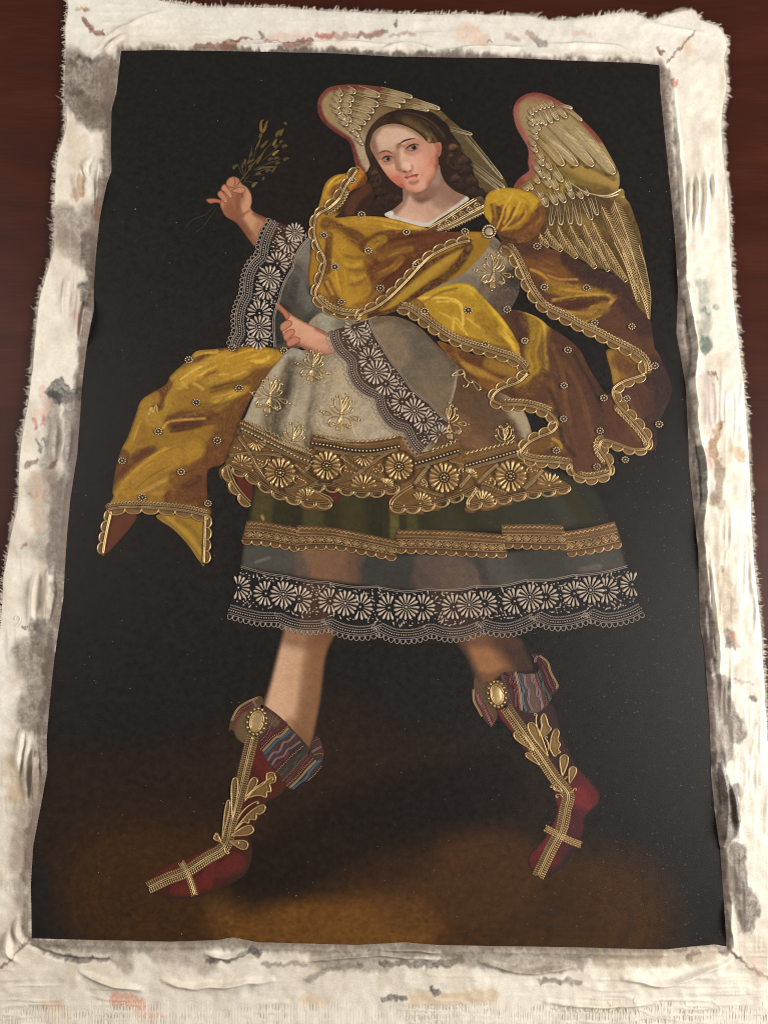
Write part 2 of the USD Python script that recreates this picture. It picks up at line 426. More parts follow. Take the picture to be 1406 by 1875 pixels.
def margin_height(v):
    d, ni = fieldT.query(v)
    e, _ = outT.query(v)
    h = np.interp(d, [0, 3, 9, 16, 30], [0, 1.8, 4.2, 2.6, 1.6])
    h = h * (0.55 + .9 * n2(v, 60, 11)) + 3.2 * (n2(v, 34, 12) - .5) * np.clip(d / 14, 0, 1) + 1.6 * (n2(v, 13, 13) - .5) * np.clip(d / 8, 0, 1)
    for c, w, a in CREASE:
        line = cr(c, 5.0); line = line + 5 * np.c_[n2(line, 24, 51) - .5, n2(line, 24, 52) - .5]; w *= .5 * (.7 + .8 * n2(line[:1], 3, 53)[0])
        m = np.nonzero(((v > line.min(0) - 4 * w) & (v < line.max(0) + 4 * w)).all(1))[0]
        if len(m):
            q, t = seg_dist(v[m], line)
            h[m] += 1.7 * a * np.exp(-(q / w) ** 2) * np.sin(np.pi * np.clip(t, .03, .97)) ** .6
    # many fine creases running along each side
    side = np.clip((np.abs(v[:, 0] - 690) / (430 + .14 * v[:, 1] * .6) - .95) * 12, 0, 1) * np.clip((v[:, 1] - 70) / 40, 0, 1) * np.clip((1750 - v[:, 1]) / 40, 0, 1)
    ra = 1 - np.abs(2 * n2(v * [1 / 9., 1 / 75.], 1, 31) - 1); rb = 1 - np.abs(2 * n2(v * [1 / 75., 1 / 9.], 1, 33) - 1)
    amp = np.clip((n2(v, 70, 35) - .45) * 4, 0, 1)
    h = h + amp * (side * ra ** 4 + (1 - side) * .6 * rb ** 4) * 3.4 * np.clip(d / 6, 0, 1)
    curl_up = 2.0 * n2(v, 45, 14) * np.clip(1 - e / 22, 0, 1)
    h = h + curl_up - 1.2 * np.clip(1 - e / 5, 0, 1)
    return np.maximum(h, -5.5 * np.clip(d / 25, 0, 1)) * PX

GREY, DARK, WARM, RED, TERRA, OCH = (112, 97, 86), (62, 52, 48), (196, 172, 146), (150, 62, 52), (128, 76, 56), (168, 118, 62)
WHITE = (236, 231, 220)
mst = [st(P("60,-40 300,10 900,55 1290,60"), 24, 60, WHITE, .8), st(P("150,10 150,90"), 30, 50, WHITE, .9), st(P("1345,420 1352,640 1362,800 1390,1200 1420,1600"), 8, 26, WHITE, .7),
       st(P("0,1850 700,1850 1400,1850"), 20, 50, (226, 218, 202), .6), st(P("5,1180 -10,1400"), 10, 30, WHITE, .6)]
# the dark paint that ran over the turned edge
mst += [st(np.vstack([FIELD, FIELD[:1]]), 1.5, 4, (56, 48, 42), .75, rough=.9), st(np.vstack([FIELD, FIELD[:1]]), 4, 9, (120, 102, 88), .7, rough=.9)]
mst += [st(P(t), w, s, c, a) for t, w, s, c, a in [
    ("206,120 200,200 199,290 176,440 168,560 146,720 136,850 112,1040 92,1210 80,1360 68,1480 52,1600", 6, 14, GREY, .95),
    ("1216,130 1222,220 1236,380 1246,520 1250,620 1262,760 1272,860 1280,960 1290,1120 1300,1230 1312,1400 1320,1520 1330,1640", 5, 12, GREY, .95),
    ("420,96 640,98 760,104 900,104", 3, 9, (100, 88, 84), .95), ("900,106 1000,109 1160,114", 1, 6, (120, 104, 94), .9),
    ("90,1728 200,1732 420,1728 640,1740 800,1740 1000,1744 1200,1746", 5, 18, (126, 112, 98), .9),
    ("130,120 165,140 175,190", 20, 30, GREY, .98), ("130,175 165,210 185,215", 16, 22, (104, 90, 80), .98), ("195,110 200,180", 8, 14, (120, 104, 92), .9), ("135,112 180,108", 3, 7, DARK, .7), ("128,172 150,170", 4, 8, DARK, .6),
    ("116,400 140,430 165,400", 18, 26, (134, 118, 106), .9), ("118,440 150,470", 12, 20, (146, 128, 114), .85), ("160,440 172,520", 8, 14, (92, 78, 70), .9), ("152,525 160,560", 5, 10, (66, 54, 50), .9),
    ("98,718 108,706 116,712 112,730 128,724 146,722", 10, 5, (54, 50, 48), .98), ("100,722 106,738", 7, 5, (54, 50, 48), .98), ("92,745 100,790 92,850 104,880", 8, 18, (120, 106, 96), .8),
    ("130,740 132,800 128,860 118,900", 9, 12, (118, 104, 100), .85), ("80,900 100,950 90,1000", 22, 30, (140, 124, 110), .75), ("112,890 104,960 100,1040", 9, 12, (112, 96, 90), .85), ("54,1200 76,1240 60,1310", 20, 30, (110, 94, 84), .85),
    ("72,1150 80,1190", 10, 16, (92, 78, 66), .8), ("96,1180 92,1260 84,1300", 6, 10, (104, 86, 78), .9), ("60,1420 52,1500 40,1580", 14, 24, (146, 126, 108), .7), ("66,1490 60,1560 52,1600", 7, 12, (120, 104, 92), .8),
    ("66,1140 74,1160", 5, 9, DARK, .6), ("40,1620 50,1680", 10, 16, (150, 134, 118), .7),
    ("1322,1060 1330,1110 1316,1150", 10, 16, (176, 152, 122), .7), ("1290,1110 1296,1170 1300,1220", 9, 10, (72, 60, 54), .9), ("1334,1160 1336,1180", 6, 8, (74, 54, 46), .9), ("1318,1250 1330,1300 1350,1345", 12, 10, (104, 90, 80), .92),
    ("1320,1260 1326,1330 1330,1380", 10, 14, (110, 94, 86), .85), ("1312,1390 1324,1440 1336,1490 1334,1530", 11, 9, (76, 66, 62), .92), ("1345,1440 1348,1500", 6, 8, (70, 62, 58), .9), ("1350,1560 1352,1620 1372,1660 1366,1690", 13, 9, (96, 82, 76), .94),
    ("1330,1560 1345,1620 1352,1680", 14, 14, (112, 98, 88), .9), ("1374,1280 1380,1284", 4, 5, (70, 64, 56), .9), ("1322,1040 1326,1046", 3, 6, DARK, .7), ("1260,590 1264,640 1262,700", 6, 10, (104, 92, 80), .85), ("1276,830 1280,880 1284,910", 7, 9, (66, 58, 52), .9),
    ("1286,520 1290,600 1292,640", 6, 12, (140, 150, 142), .7), ("1290,625 1294,640", 6, 6, (84, 104, 92), .9), ("1288,565 1290,572", 3, 5, (86, 98, 98), .9), ("1310,560 1314,566", 2, 5, (120, 130, 124), .7),
    ("1294,684 1302,706", 1.5, 3, (104, 60, 50), .9), ("1302,682 1310,696", 1.5, 3, (104, 60, 50), .9), ("1318,776 1308,800 1306,826 1314,850", 4, 6, (150, 104, 60), .9), ("1342,826 1356,838", 6, 8, (190, 150, 100), .7), ("1318,860 1316,900 1312,920", 4, 8, (120, 90, 56), .8),
    ("1292,830 1296,856", 5, 9, (206, 160, 146), .8), ("1305,915 1320,924", 7, 9, (140, 118, 90), .7), ("1285,700 1300,760", 12, 16, (206, 186, 180), .7),
    ("1320,1245 1380,1252", 1, 4, (150, 136, 108), .7), ("1340,1160 1348,1178", 3, 6, (190, 120, 90), .7),
    ("1232,150 1234,156", 4, 5, (176, 90, 82), .85), ("1202,90 1208,98 1216,94", 3, 3, (128, 84, 52), .95), ("1256,78 1262,92", 6, 9, (222, 190, 166), .7), ("1220,112 1240,96 1250,84 1268,62", 1.6, 2.2, (120, 78, 56), .95),
    ("980,70 992,78", 6, 5, (136, 124, 118), .85), ("930,66 950,72", 3, 6, (180, 150, 136), .7), ("966,62 976,64", 3, 4, (160, 136, 116), .8), ("850,60 880,72", 10, 16, (226, 188, 164), .7), ("1050,60 1080,64", 3, 6, (214, 186, 170), .7), ("892,77 896,76", 2, 3, (120, 90, 70), .8),
    ("410,84 440,76 520,82 570,80", 6, 4, (138, 88, 66), .95), ("360,88 410,84 430,88", 3, 4, (128, 88, 66), .9), ("440,80 470,76 510,84 500,86 450,84", 4, 3, (240, 234, 224), .98), ("478,56 484,60 482,68", 3, 3, (120, 70, 62), .9),
    ("582,66 600,66 608,70", 4, 4, (196, 106, 88), .9), ("600,70 650,66 680,64 700,58", 3, 6, (176, 132, 120), .8), ("660,66 690,64 705,56", 3, 4, (150, 120, 106), .8), ("500,68 560,66", 4, 9, (226, 186, 170), .6), ("724,42 722,46", 2, 2, (70, 70, 72), .9), ("720,64 760,62", 2, 5, (170, 140, 120), .7),
    ("152,34 165,52 178,62 190,66", 2.2, 2, (132, 78, 62), .96), ("158,38 172,55 182,60", 3, 2, (132, 78, 62), .9), ("140,14 158,20", 1.5, 3, (196, 160, 120), .8), ("158,18 160,21", 3, 3, (168, 112, 66), .9),
    ("66,770 68,782", 2, 4, (190, 110, 96), .9), ("78,762 82,776", 2, 4, (180, 100, 88), .9), ("70,804 72,826", 2.4, 3, (92, 112, 116), .9), ("80,802 82,816", 2, 3, (96, 116, 118), .85), ("52,852 68,846", 4, 4, (108, 78, 58), .85), ("92,852 100,850", 5, 4, (98, 66, 50), .9),
    ("54,904 60,908 70,904", 1.5, 3, (180, 96, 86), .85), ("78,712 84,740 74,760", 5, 8, (226, 190, 172), .7), ("66,880 70,960", 8, 14, (216, 188, 166), .6), ("44,1002 50,998", 1.5, 3, (150, 84, 60), .8), ("140,575 150,610", 4, 8, (214, 170, 150), .7),
    ("44,1150 47,1152", 2, 2, (50, 44, 40), .9), ("50,1148 52,1149", 1.6, 2, (50, 44, 40), .9), ("24,1400 34,1460", 10, 18, (196, 168, 130), .6), ("150,260 140,300", 10, 14, (214, 196, 168), .6), ("150,330 145,360", 5, 7, (170, 126, 88), .75), ("180,370 182,398", 4, 6, (128, 88, 66), .85),
    ("216,1832 240,1834 260,1846", 10, 12, (214, 146, 120), .85), ("256,1856 290,1868", 10, 12, (226, 176, 150), .75), ("100,1850 112,1868", 14, 18, (206, 170, 134), .7), ("560,1834 590,1838", 8, 14, (216, 184, 150), .6),
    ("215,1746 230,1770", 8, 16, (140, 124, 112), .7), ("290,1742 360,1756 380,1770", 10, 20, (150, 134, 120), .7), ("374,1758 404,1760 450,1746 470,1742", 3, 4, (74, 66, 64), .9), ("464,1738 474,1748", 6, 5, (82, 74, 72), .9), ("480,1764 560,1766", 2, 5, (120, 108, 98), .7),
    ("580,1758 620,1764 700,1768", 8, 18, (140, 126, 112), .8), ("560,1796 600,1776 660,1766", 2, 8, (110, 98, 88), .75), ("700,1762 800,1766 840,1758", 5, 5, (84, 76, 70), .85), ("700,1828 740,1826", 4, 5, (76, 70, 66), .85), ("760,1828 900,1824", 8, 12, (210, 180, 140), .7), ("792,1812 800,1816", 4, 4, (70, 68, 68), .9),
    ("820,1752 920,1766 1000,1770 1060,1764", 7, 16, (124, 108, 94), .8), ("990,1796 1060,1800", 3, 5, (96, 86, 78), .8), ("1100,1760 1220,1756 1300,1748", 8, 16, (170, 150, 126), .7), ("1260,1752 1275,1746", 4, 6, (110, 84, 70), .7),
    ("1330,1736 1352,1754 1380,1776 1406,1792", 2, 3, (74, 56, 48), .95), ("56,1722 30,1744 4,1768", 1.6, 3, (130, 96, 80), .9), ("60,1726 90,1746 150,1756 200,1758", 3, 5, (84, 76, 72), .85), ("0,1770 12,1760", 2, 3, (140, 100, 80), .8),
    ("1380,1760 1392,1790", 8, 12, (214, 186, 166), .6), ("1336,1660 1346,1700", 6, 8, (226, 216, 196), .8)]]
marg = outP.difference(fieldP)
def margin_base(v):
    base = lin((238, 230, 214)) * np.ones((len(v), 1))
    for s, sd, c, a in ((46, 21, WARM, .26), (26, 23, (206, 192, 172), .7), (16, 25, (200, 184, 164), .22), (7, 27, (228, 220, 206), .5)):
        k = np.clip((n2(v * [1, .55], s, sd) - .45) * 3, 0, 1)[:, None] * a
        base = base * (1 - k) + lin(c) * k
    return base
for s in mst:
    s.rough = .55
    s.soft *= .75
def ragged(v):
    return v + 11 * np.c_[n2(v * [1, .7], 13, 41) - .5, n2(v * [1, .7], 13, 42) - .5] + 8 * np.c_[n2(v * [1, .5], 5, 43) - .5, n2(v * [1, .5], 5, 44) - .5] + rng.normal(0, .4, v.shape)
MARG = region(ART, 'canvas_margin', marg, WHITE, mst, step=2.5, mat='cloth', warp=ragged, grain=.06, under=margin_base, height=margin_height, label='bare creased canvas margin with paint stains and wash')

# frayed threads along the cut edge
def fray():
    V, F_, n = [], [], 0
    p = resample(outL, 1.0); nn = normals(p)
    if not outP.contains(shapely.Point(*(p[40] - nn[40] * 4))):
        nn = -nn
    keep = (p[:, 1] < 1900)
    idx = np.nonzero(keep)[0]
    for _ in range(9000):
        i = int(rng.choice(idx)); c = p[i] - nn[i] * rng.uniform(0, 3)
        on_top = p[i, 1] < 100
        ln = rng.gamma(4, 1.15) + 2 + (6 * rng.random() if rng.random() < .03 else 0)
        d = nn[i] + np.array([-nn[i][1], nn[i][0]]) * (.35 + rng.normal(0, .3))
        q = c + d * ln * np.array([0, .4, .75, 1])[:, None] + rng.normal(0, .7, (4, 2)) * np.array([0, .6, 1, 1.4])[:, None]
        h = np.array([1.0, 2.2, 2.2, 1.2]) * rng.uniform(.2, 1.4) * PX + (margin_height(c[None])[0] if _ < 0 else 0)
        w = rng.uniform(.5, .95)
        m = normals(q)
        for k in range(4):
            r = w * (1 - .2 * k)
            V += [(*(q[k] + m[k] * r), h[k]), (*(q[k] - m[k] * r), h[k]), (*q[k], h[k] + r * 1.6 * PX)]
        for k in range(3):
            for a in range(3):
                b = (a + 1) % 3; o = n + 3 * k
                F_ += [(o + a, o + b, o + 3 + b), (o + a, o + 3 + b, o + 3 + a)]
        n += 12
    V = np.array(V)
    put(MARG, 'frayed_thread', G(V[:, :2], V[:, 2] - 0.0014), np.array(F_), 'thread', kind='stuff')
fray()
# warp threads showing along the lower hem
mb = MB(0)
for x in np.arange(-20, 1420, 2.7):
    y0 = 1838 + 4 * math.sin(x * .02) + rng.normal(0, 4)
    mb.ridge(np.array([[x, y0], [x + rng.normal(0, .3), y0 + 30], [x + rng.normal(0, .5), 1940]]), rng.uniform(.8, 1.2), rng.uniform(.12, .3), step=14)
v = np.vstack(mb.v); h = np.concatenate(mb.h)
put(MARG, 'hem_thread', G(v, margin_height(v) + h), np.vstack(mb.f), 'thread', kind='stuff')
# one loose curled thread end on the left margin
lt = MB(0); c = cr(P("28,1136 32,1128 38,1131 37,1140 30,1147"), 1.0)
lt.ridge(c, 1.0, 1.6, raw=True)
put(MARG, 'loose_thread', G(np.vstack(lt.v), margin_height(np.vstack(lt.v)) + np.concatenate(lt.h)), np.vstack(lt.f), 'thread')

# ---------------------------------------------------------------- painted field
BGS = [st(P("180,330 380,250 560,200"), 200, 260, (27, 27, 24), .8, rough=.2), st(P("560,560 420,640 330,800"), 40, 160, (36, 29, 25), .6, rough=.2), st(P("560,300 540,420 560,480"), 40, 90, (38, 29, 26), .6, rough=.2),
       st(P("120,1500 300,1500 480,1440 600,1400"), 60, 120, (46, 31, 22), .75, rough=.2), st(P("240,1640 420,1665 640,1660 900,1680 1100,1690"), 70, 120, (66, 42, 19), .9, rough=.3), st(P("640,1655 800,1620 900,1600"), 40, 80, (80, 50, 22), .85, rough=.3),
       st(P("430,1680 600,1700 760,1690"), 22, 50, (108, 70, 28), .9, rough=.4), st(P("620,1430 800,1440 920,1460"), 50, 90, (46, 32, 24), .5, rough=.3), st(P("460,1610 560,1560 700,1490 900,1440"), 34, 60, (26, 21, 18), .85, rough=.2), st(P("480,1600 620,1590 760,1560"), 22, 50, (30, 23, 19), .7, rough=.2),
       st(P("760,1640 900,1620 1000,1640"), 30, 70, (52, 36, 26), .5, rough=.3), st(P("60,1600 64,1640"), 10, 30, (30, 29, 30), .8)]
BGC = (30, 27, 25)
def bg(v):
    c = np.tile(lin(BGC), (len(v), 1))
    for s in BGS:
        s.apply(v, c, None)
    return c
BACK = region(ART, 'dark_background', fieldP, BGC, step=5.0, layer=0, mat='field_paint', grain=.12, under=bg, label='dark brownish black painted background')
sp = MB(1)
for _ in range(420):
    c = np.array([1330 - abs(rng.normal(0, 170)), rng.uniform(820, 1725)])
    if fieldP.contains(shapely.Point(*c)):
        sp.bead(c, rng.uniform(.35, .7), n=5)
for _ in range(420):
    c = rng.uniform([70, 100], [1320, 1720])
    if c[1] < 900 and rng.random() < .6 or not fieldP.contains(shapely.Point(*c)):
        continue
    sp.bead(c, rng.uniform(.45, .8) * (1.5 if rng.random() < .06 else 1), n=5)
sp.build(ART, 'dust_speck', 'speck', kind='stuff')
# ---------------------------------------------------------------- the figure, flat paint, from the back forward
YEL, YHI, BRN, DBR, ORG = (150, 112, 36), (178, 138, 52), (84, 50, 32), (52, 33, 26), (116, 72, 34)
HATCH = []

# branch of leaves in the raised hand
BR = (88, 72, 42)
TW = [0]
def twig(pts, w, col, name='stem'):
    TW[0] += 1
    p = cr(C(pts), 2.0)
    n = len(p); k = np.interp(np.linspace(0, 1, n), [0, .15, .7, 1], [.3, 1, .8, .2]) * w
    poly = Polygon(np.vstack([off(p, k), off(p, -k)[::-1]])).buffer(.01)
    poly = max(poly.geoms, key=lambda g: g.area) if hasattr(poly, 'geoms') else poly
    region(TWIG, name, poly, col, [st(p, .2, w, (112, 90, 48), .5, True)], step=1.6, layer=1 + .18 * TW[0])
TWIG = group(ART, 'leafy_branch', label='thin painted branch with dim golden leaves')
for q in ("560,470 590,540 600,600", "600,420 610,500 600,580", "700,330 680,400 650,480", "860,440 800,460 720,500", "930,250 880,320 800,400", "780,560 720,560 660,570"):
    twig(q, .9, (54, 46, 33))
for q in ("590,470 605,445 600,420", "640,400 655,385 660,360", "800,440 825,420 850,425", "780,540 800,520 830,520", "690,560 720,545 745,555", "850,330 870,310 890,315", "720,240 735,225 735,200", "900,290 915,270 930,275", "650,520 640,490 650,470", "860,470 890,455 905,465"):
    twig(q, 3.0, (58, 50, 35), 'leaf')
for q in ("640,560 610,600 575,640", "690,450 660,470 630,520", "740,390 720,430 690,470", "760,480 710,500 670,530", "830,500 760,520 690,545", "790,330 760,370 735,395", "865,370 800,400 740,450", "880,260 850,290 820,320", "920,420 850,450 760,480", "545,475 560,520 590,570", "690,640 640,620 600,615"):
    twig(q, .75, (70, 60, 38))
twig("525,665 570,605 630,530 690,450 740,390 790,330 860,260", 1.0, BR)
twig("620,470 640,430 655,370 662,305", .9, (84, 72, 44)); twig("690,350 715,290 745,225 755,195", 1.1, (104, 88, 48)); twig("360,800 270,900 150,950 80,1040", .7, (52, 46, 38)); twig("370,830 300,930 240,1010 150,1075", .7, (48, 43, 36))
for a, w, c in [("748,200 738,150 745,100 765,90", 2.2, (132, 104, 48)), ("755,200 775,160 790,110 805,95", 2.0, (126, 98, 46)), ("700,330 720,290 735,250", 1.6, (92, 78, 46)), ("735,330 760,310 790,275 800,260", 2.2, (80, 70, 44)),
                ("840,310 860,280 875,250", 1.8, (140, 110, 52)), ("870,240 880,210 900,190 930,175", 2.6, (92, 78, 48)), ("905,230 915,200 935,160", 2.0, (100, 84, 48)), ("840,395 865,370 895,350", 1.9, (168, 138, 56)), ("700,470 730,425 770,350", 1.6, (96, 80, 46)),
                ("620,470 650,445 690,430", 1.6, (84, 72, 46)), ("500,515 515,490 545,475", 2.6, (70, 64, 46)), ("575,510 585,480 575,460", 1.6, (54, 50, 38)), ("700,520 760,500 830,495 880,490", 1.6, (84, 74, 46)), ("830,545 850,515 875,495", 2.0, (66, 60, 44)),
                ("665,670 680,645 710,625", 2.4, (116, 98, 54)), ("755,610 762,590 768,575", 2.0, (70, 66, 58)), ("920,330 945,310 970,320", 3.0, (58, 50, 38)), ("930,440 960,420 985,425", 3.0, (54, 47, 37)), ("935,130 950,110 960,140", 2.2, (60, 52, 38)), ("850,430 870,415 900,420", 2.2, (62, 55, 40))]:
    twig(a, w * 1.3, tuple(int(q * .86) for q in c), 'leaf')

# wings
LWH = "232,152:195,120:22 224,190:180,160:22 215,232:170,200:22 219,268:180,240:20 248,305:205,270:20 266,345:222,310:20 318,132:262,118:24 306,182:240,168:26 290,215:225,205:24 290,262:232,240:24 290,318:240,290:22 472,155:330,120:28 464,215:320,180:30 436,258:300,218:28 412,300:292,262:26 382,335:290,305:22 350,370:280,340:18 682,165:480,120:20 636,192:470,160:20 606,225:468,195:18 858,240:690,190:18 788,250:640,215:16 305,385:270,360:14 338,415:295,385:14 352,448:318,425:14 365,468:335,445:10"
RWH = "372,228:350,195:16 398,208:370,172:16 428,192:400,160:16 458,184:432,150:16 487,178:462,148:14 517,172:490,142:14 366,268:340,238:18 402,300:372,240:22 432,292:392,222:20 466,304:420,220:20 507,288:456,205:20 552,266:494,190:20 612,250:530,180:20 372,306:345,276:16 422,338:385,305:18 402,365:360,330:18 406,402:362,370:18 392,452:355,420:18 402,496:362,460:18 652,185:560,160:12 722,272:600,180:14 446,556:405,500:20 446,594:408,540:20 502,624:460,560:22 420,640:385,590:20 452,682:415,625:20 492,690:455,640:20 418,718:378,680:20 370,762:325,722:18 338,770:300,745:16 582,708:510,610:24 548,768:490,670:26 498,748:450,690:22 642,772:600,690:22 602,858:545,770:28 542,874:495,780:28 472,888:440,800:28 442,836:410,775:24 662,830:620,760:24 726,828:680,770:22 768,806:735,770:18"
RWB = "590,592:405,370:40 690,594:425,335:40 802,596:515,290:46 955,652:640,285:50"
def coverts(tl, txt, sc, body, dark):
    """paint under the raised coverts: a dark line past each tip, then the lighter body of the feather"""
    a, b = [], []
    for it in txt.split():
        t, k, w = it.split(':'); t, k, w = tl(t)[0], tl(k)[0], float(w) / sc
        d = (t - k) / np.linalg.norm(t - k); n = np.array([-d[1], d[0]])
        a.append(st(np.array([t + n * w - d * w * .6, t + d * 1.6, t - n * w - d * w * .6]), 1.3, 2.2, dark, .85, rough=.1))
        a.append(st(np.array([k + n * w, t + n * w * .9 - d * 2]), 1.0, 1.8, dark, .7, rough=.1))
        b.append(st(np.array([k + (t - k) * .25, t - d * w * .5]), w * .55, w * .4, body, .75, True, rough=.2))
    return a + b
LW = region(ART, 'wing', A("345,640 320,600 300,520 275,450 215,410 130,345 85,285 75,230 85,170 130,115 190,92 270,84 380,88 500,103 590,128 680,163 790,205 865,250 925,305 990,360 1045,405 1105,475 1180,580 1262,670 1295,745 1240,775 1130,765 1060,610 960,450 900,330 800,300 640,290 500,330 440,420 415,500 420,600 385,650"), (126, 100, 60),
   [st(A("150,170 180,260 280,330 370,430 390,560"), 26, 30, (146, 124, 88), .8), st(A("240,110 400,110 560,150 700,200"), 10, 20, (112, 88, 52), .7), st(A("360,200 440,240 500,230 600,230"), 12, 18, (96, 76, 48), .6), st(A("400,330 420,300 480,270"), 8, 14, (120, 96, 66), .8),
    st(A("130,160 120,250 180,320 260,370"), 9, 14, (160, 134, 96), .6), st(A("940,360 1050,500 1160,640 1280,760"), 30, 26, (66, 55, 38), .95), st(A("960,400 1080,560 1200,720"), 8, 12, (92, 78, 50), .6), st(A("300,420 350,480 380,600"), 8, 12, (174, 152, 124), .8),
    st(A("360,640 325,600 303,520 275,447 215,407 130,342 87,280 77,230 87,170 132,117 190,94 270,87 380,91 480,101"), 4.5, 6, (112, 50, 46), .95, rough=.2), st(A("345,600 305,520 275,450 130,345 78,230"), 3, 5, (88, 34, 36), .7)] + coverts(A, LWH, 3.515, (160, 136, 98), (66, 48, 30)), step=2.0, layer=1, label='far raised wing behind the head, red rimmed and gold feathered')
RW = region(ART, 'wing', B("235,748 280,682 345,632 338,580 343,510 333,460 298,400 263,340 240,270 233,200 253,140 298,97 370,74 440,80 510,105 580,145 645,182 722,262 792,332 852,402 905,490 955,580 987,650 994,720 986,768 1022,772 1032,822 1072,882 1102,972 1132,1052 1162,1202 1192,1372 1212,1542 1211,1704 1188,1700 1128,1610 1058,1472 1040,1424 990,1408 920,1347 820,1327 740,1282 690,1257 640,1237 580,1207 520,1192 490,1172 440,1162 395,1122 330,1000 290,850 260,775"), (128, 100, 54),
   [st(B("330,180 330,260 370,360 400,480 430,560"), 22, 18, (150, 128, 92), .9), st(B("420,180 560,250 700,330 800,430 880,560 930,650"), 22, 20, (150, 128, 84), .9), st(B("560,300 660,420 760,540 860,610"), 14, 18, (156, 136, 96), .95), st(B("460,360 540,450 640,540"), 10, 12, (150, 128, 88), .9),
    st(B("440,470 540,570 700,690 860,750 960,765"), 16, 16, (138, 112, 60), .95), st(B("560,640 700,720 900,770"), 4, 8, (104, 80, 40), .8), st(B("650,590 800,660 960,720"), 5, 9, (156, 124, 62), .9), st(B("680,560 820,620 950,690"), 2, 5, (96, 74, 40), .8),
    st(B("420,620 560,720 640,740"), 14, 16, (110, 90, 42), .8), st(B("560,700 600,760 640,740"), 5, 8, (148, 122, 42), .9), st(B("480,700 520,800"), 6, 8, (130, 104, 40), .8), st(B("520,900 700,860 860,900"), 16, 14, (72, 54, 36), .85), st(B("650,780 740,800"), 8, 10, (62, 48, 34), .9),
    st(B("470,1060 640,1160 820,1260 1000,1380"), 30, 24, (66, 49, 28), .9), st(B("880,880 1000,1160 1140,1520 1190,1660"), 22, 20, (76, 56, 31), .85), st(B("1060,940 1140,1200 1190,1500"), 10, 14, (68, 52, 30), .85),
    st(B("250,740 300,690 350,640 345,580 343,510 330,460 297,402 262,340 239,270 233,200 253,140 298,97 370,76 440,82 510,107 580,147 645,184 722,264 792,334 852,404"), 4, 8, (118, 52, 48), .95, rough=.2), st(B("262,180 262,270 310,380 350,480 370,620 320,680"), 3, 6, (150, 92, 80), .7), st(B("340,120 440,130 540,170"), 3, 6, (140, 84, 68), .7)] + coverts(B, RWH, 3.906, (164, 142, 98), (72, 54, 32)) + coverts(B, RWB, 3.906, (158, 136, 92), (78, 56, 30)),
   step=2.0, layer=1, mat='paint', label='near raised wing at the right, pale gold with dark barbed flight feathers')

# cape, parts behind the body
TAIL = region(ART, 'cape_tail', I("1010,62 900,75 780,90 720,150 600,260 558,330 440,400 380,450 340,560 290,700 240,800 205,920 180,1090 188,1130 140,1210 175,1235 400,1225 600,1230 870,1262 862,1160 860,950 960,900 1010,830 1100,570 1220,350 1410,115 1390,85 1240,55"), (134, 98, 34),
   [st(I("1010,75 940,130 850,180"), 16, 16, (92, 54, 30), .95), st(I("770,110 840,90 920,90"), 3, 5, YHI, .9), st(I("1380,110 1250,240 1150,430 1080,580 1000,760 900,900 870,1150"), 22, 34, (96, 56, 30), .95), st(I("1330,140 1180,300 900,500 700,560"), 10, 18, (112, 76, 32), .6),
    st(I("1000,130 860,190 720,270 660,310"), 8, 14, YHI, .9), st(I("1340,100 1150,150 1000,200"), 12, 20, (166, 126, 40), .9), st(I("1330,110 1250,160 1150,160"), 2, 4, (196, 158, 62), .9, True), st(I("1200,200 1050,270 900,290 800,340"), 6, 10, (164, 126, 48), .8, True), st(I("1180,340 1000,410 850,450"), 5, 9, (170, 132, 50), .8, True), st(I("1140,300 1000,330 850,370"), 4, 8, (112, 80, 32), .8, True),
    st(I("620,270 570,350 540,470 480,560"), 14, 14, (152, 116, 42), .9), st(I("560,330 510,400 500,470"), 9, 9, (88, 50, 32), .95), st(I("470,420 400,470 350,580 300,720 250,830"), 8, 12, (148, 112, 40), .9), st(I("600,590 760,540 900,530"), 2, 4, (182, 142, 66), .9, True),
    st(I("520,620 640,580 820,570 980,560"), 10, 12, (92, 54, 28), .95, True), st(I("560,650 700,630 850,600"), 5, 8, (80, 44, 26), .9, True), st(I("300,870 420,820 520,785"), 8, 9, (92, 54, 28), .95, True), st(I("240,850 220,960 210,1070 280,960"), 12, 14, (96, 54, 30), .95), st(I("250,1000 330,930 420,850"), 10, 12, (92, 52, 30), .9),
    st(I("190,1130 300,1000 420,880 560,790"), 2.4, 4, YHI, .95), st(I("230,1130 400,960 600,850 760,800"), 12, 20, (150, 112, 38), .9), st(I("340,1120 500,1040 640,960"), 2, 5, (170, 130, 60), .8, True), st(I("440,1110 560,1100 700,1050"), 2, 5, (160, 118, 52), .8, True), st(I("640,1000 760,950 860,900"), 10, 16, (104, 62, 30), .8), st(I("620,1140 760,1090 850,1060"), 14, 20, (94, 54, 30), .9),
    st(I("700,1060 800,1000"), 4, 7, (78, 44, 28), .8), st(I("440,540 460,490 470,530 490,470 500,520"), .6, 1.6, (196, 164, 90), .8), st(I("670,290 740,240 790,210 820,200"), 1, 2, (202, 166, 80), .9), st(I("680,330 720,355 670,300"), .6, 1.5, (190, 156, 74), .7), st(I("760,320 800,340 825,360"), 1.5, 4, (182, 146, 70), .8),
    st(I("840,570 600,590 540,640"), 1, 3, (180, 140, 66), .8), st(None, 1.0, 4, (80, 50, 28), .6, kind='edge')], step=2.0, layer=2, hairs=7, label='wind-blown yellow end of the cape at the left')
region(TAIL, 'lining', I("165,1240 350,1258 300,1360 210,1465 135,1540 112,1538"), (92, 50, 32), [st(None, .8, 4, (60, 36, 28), .6, kind='edge')], step=2.4, layer=2)
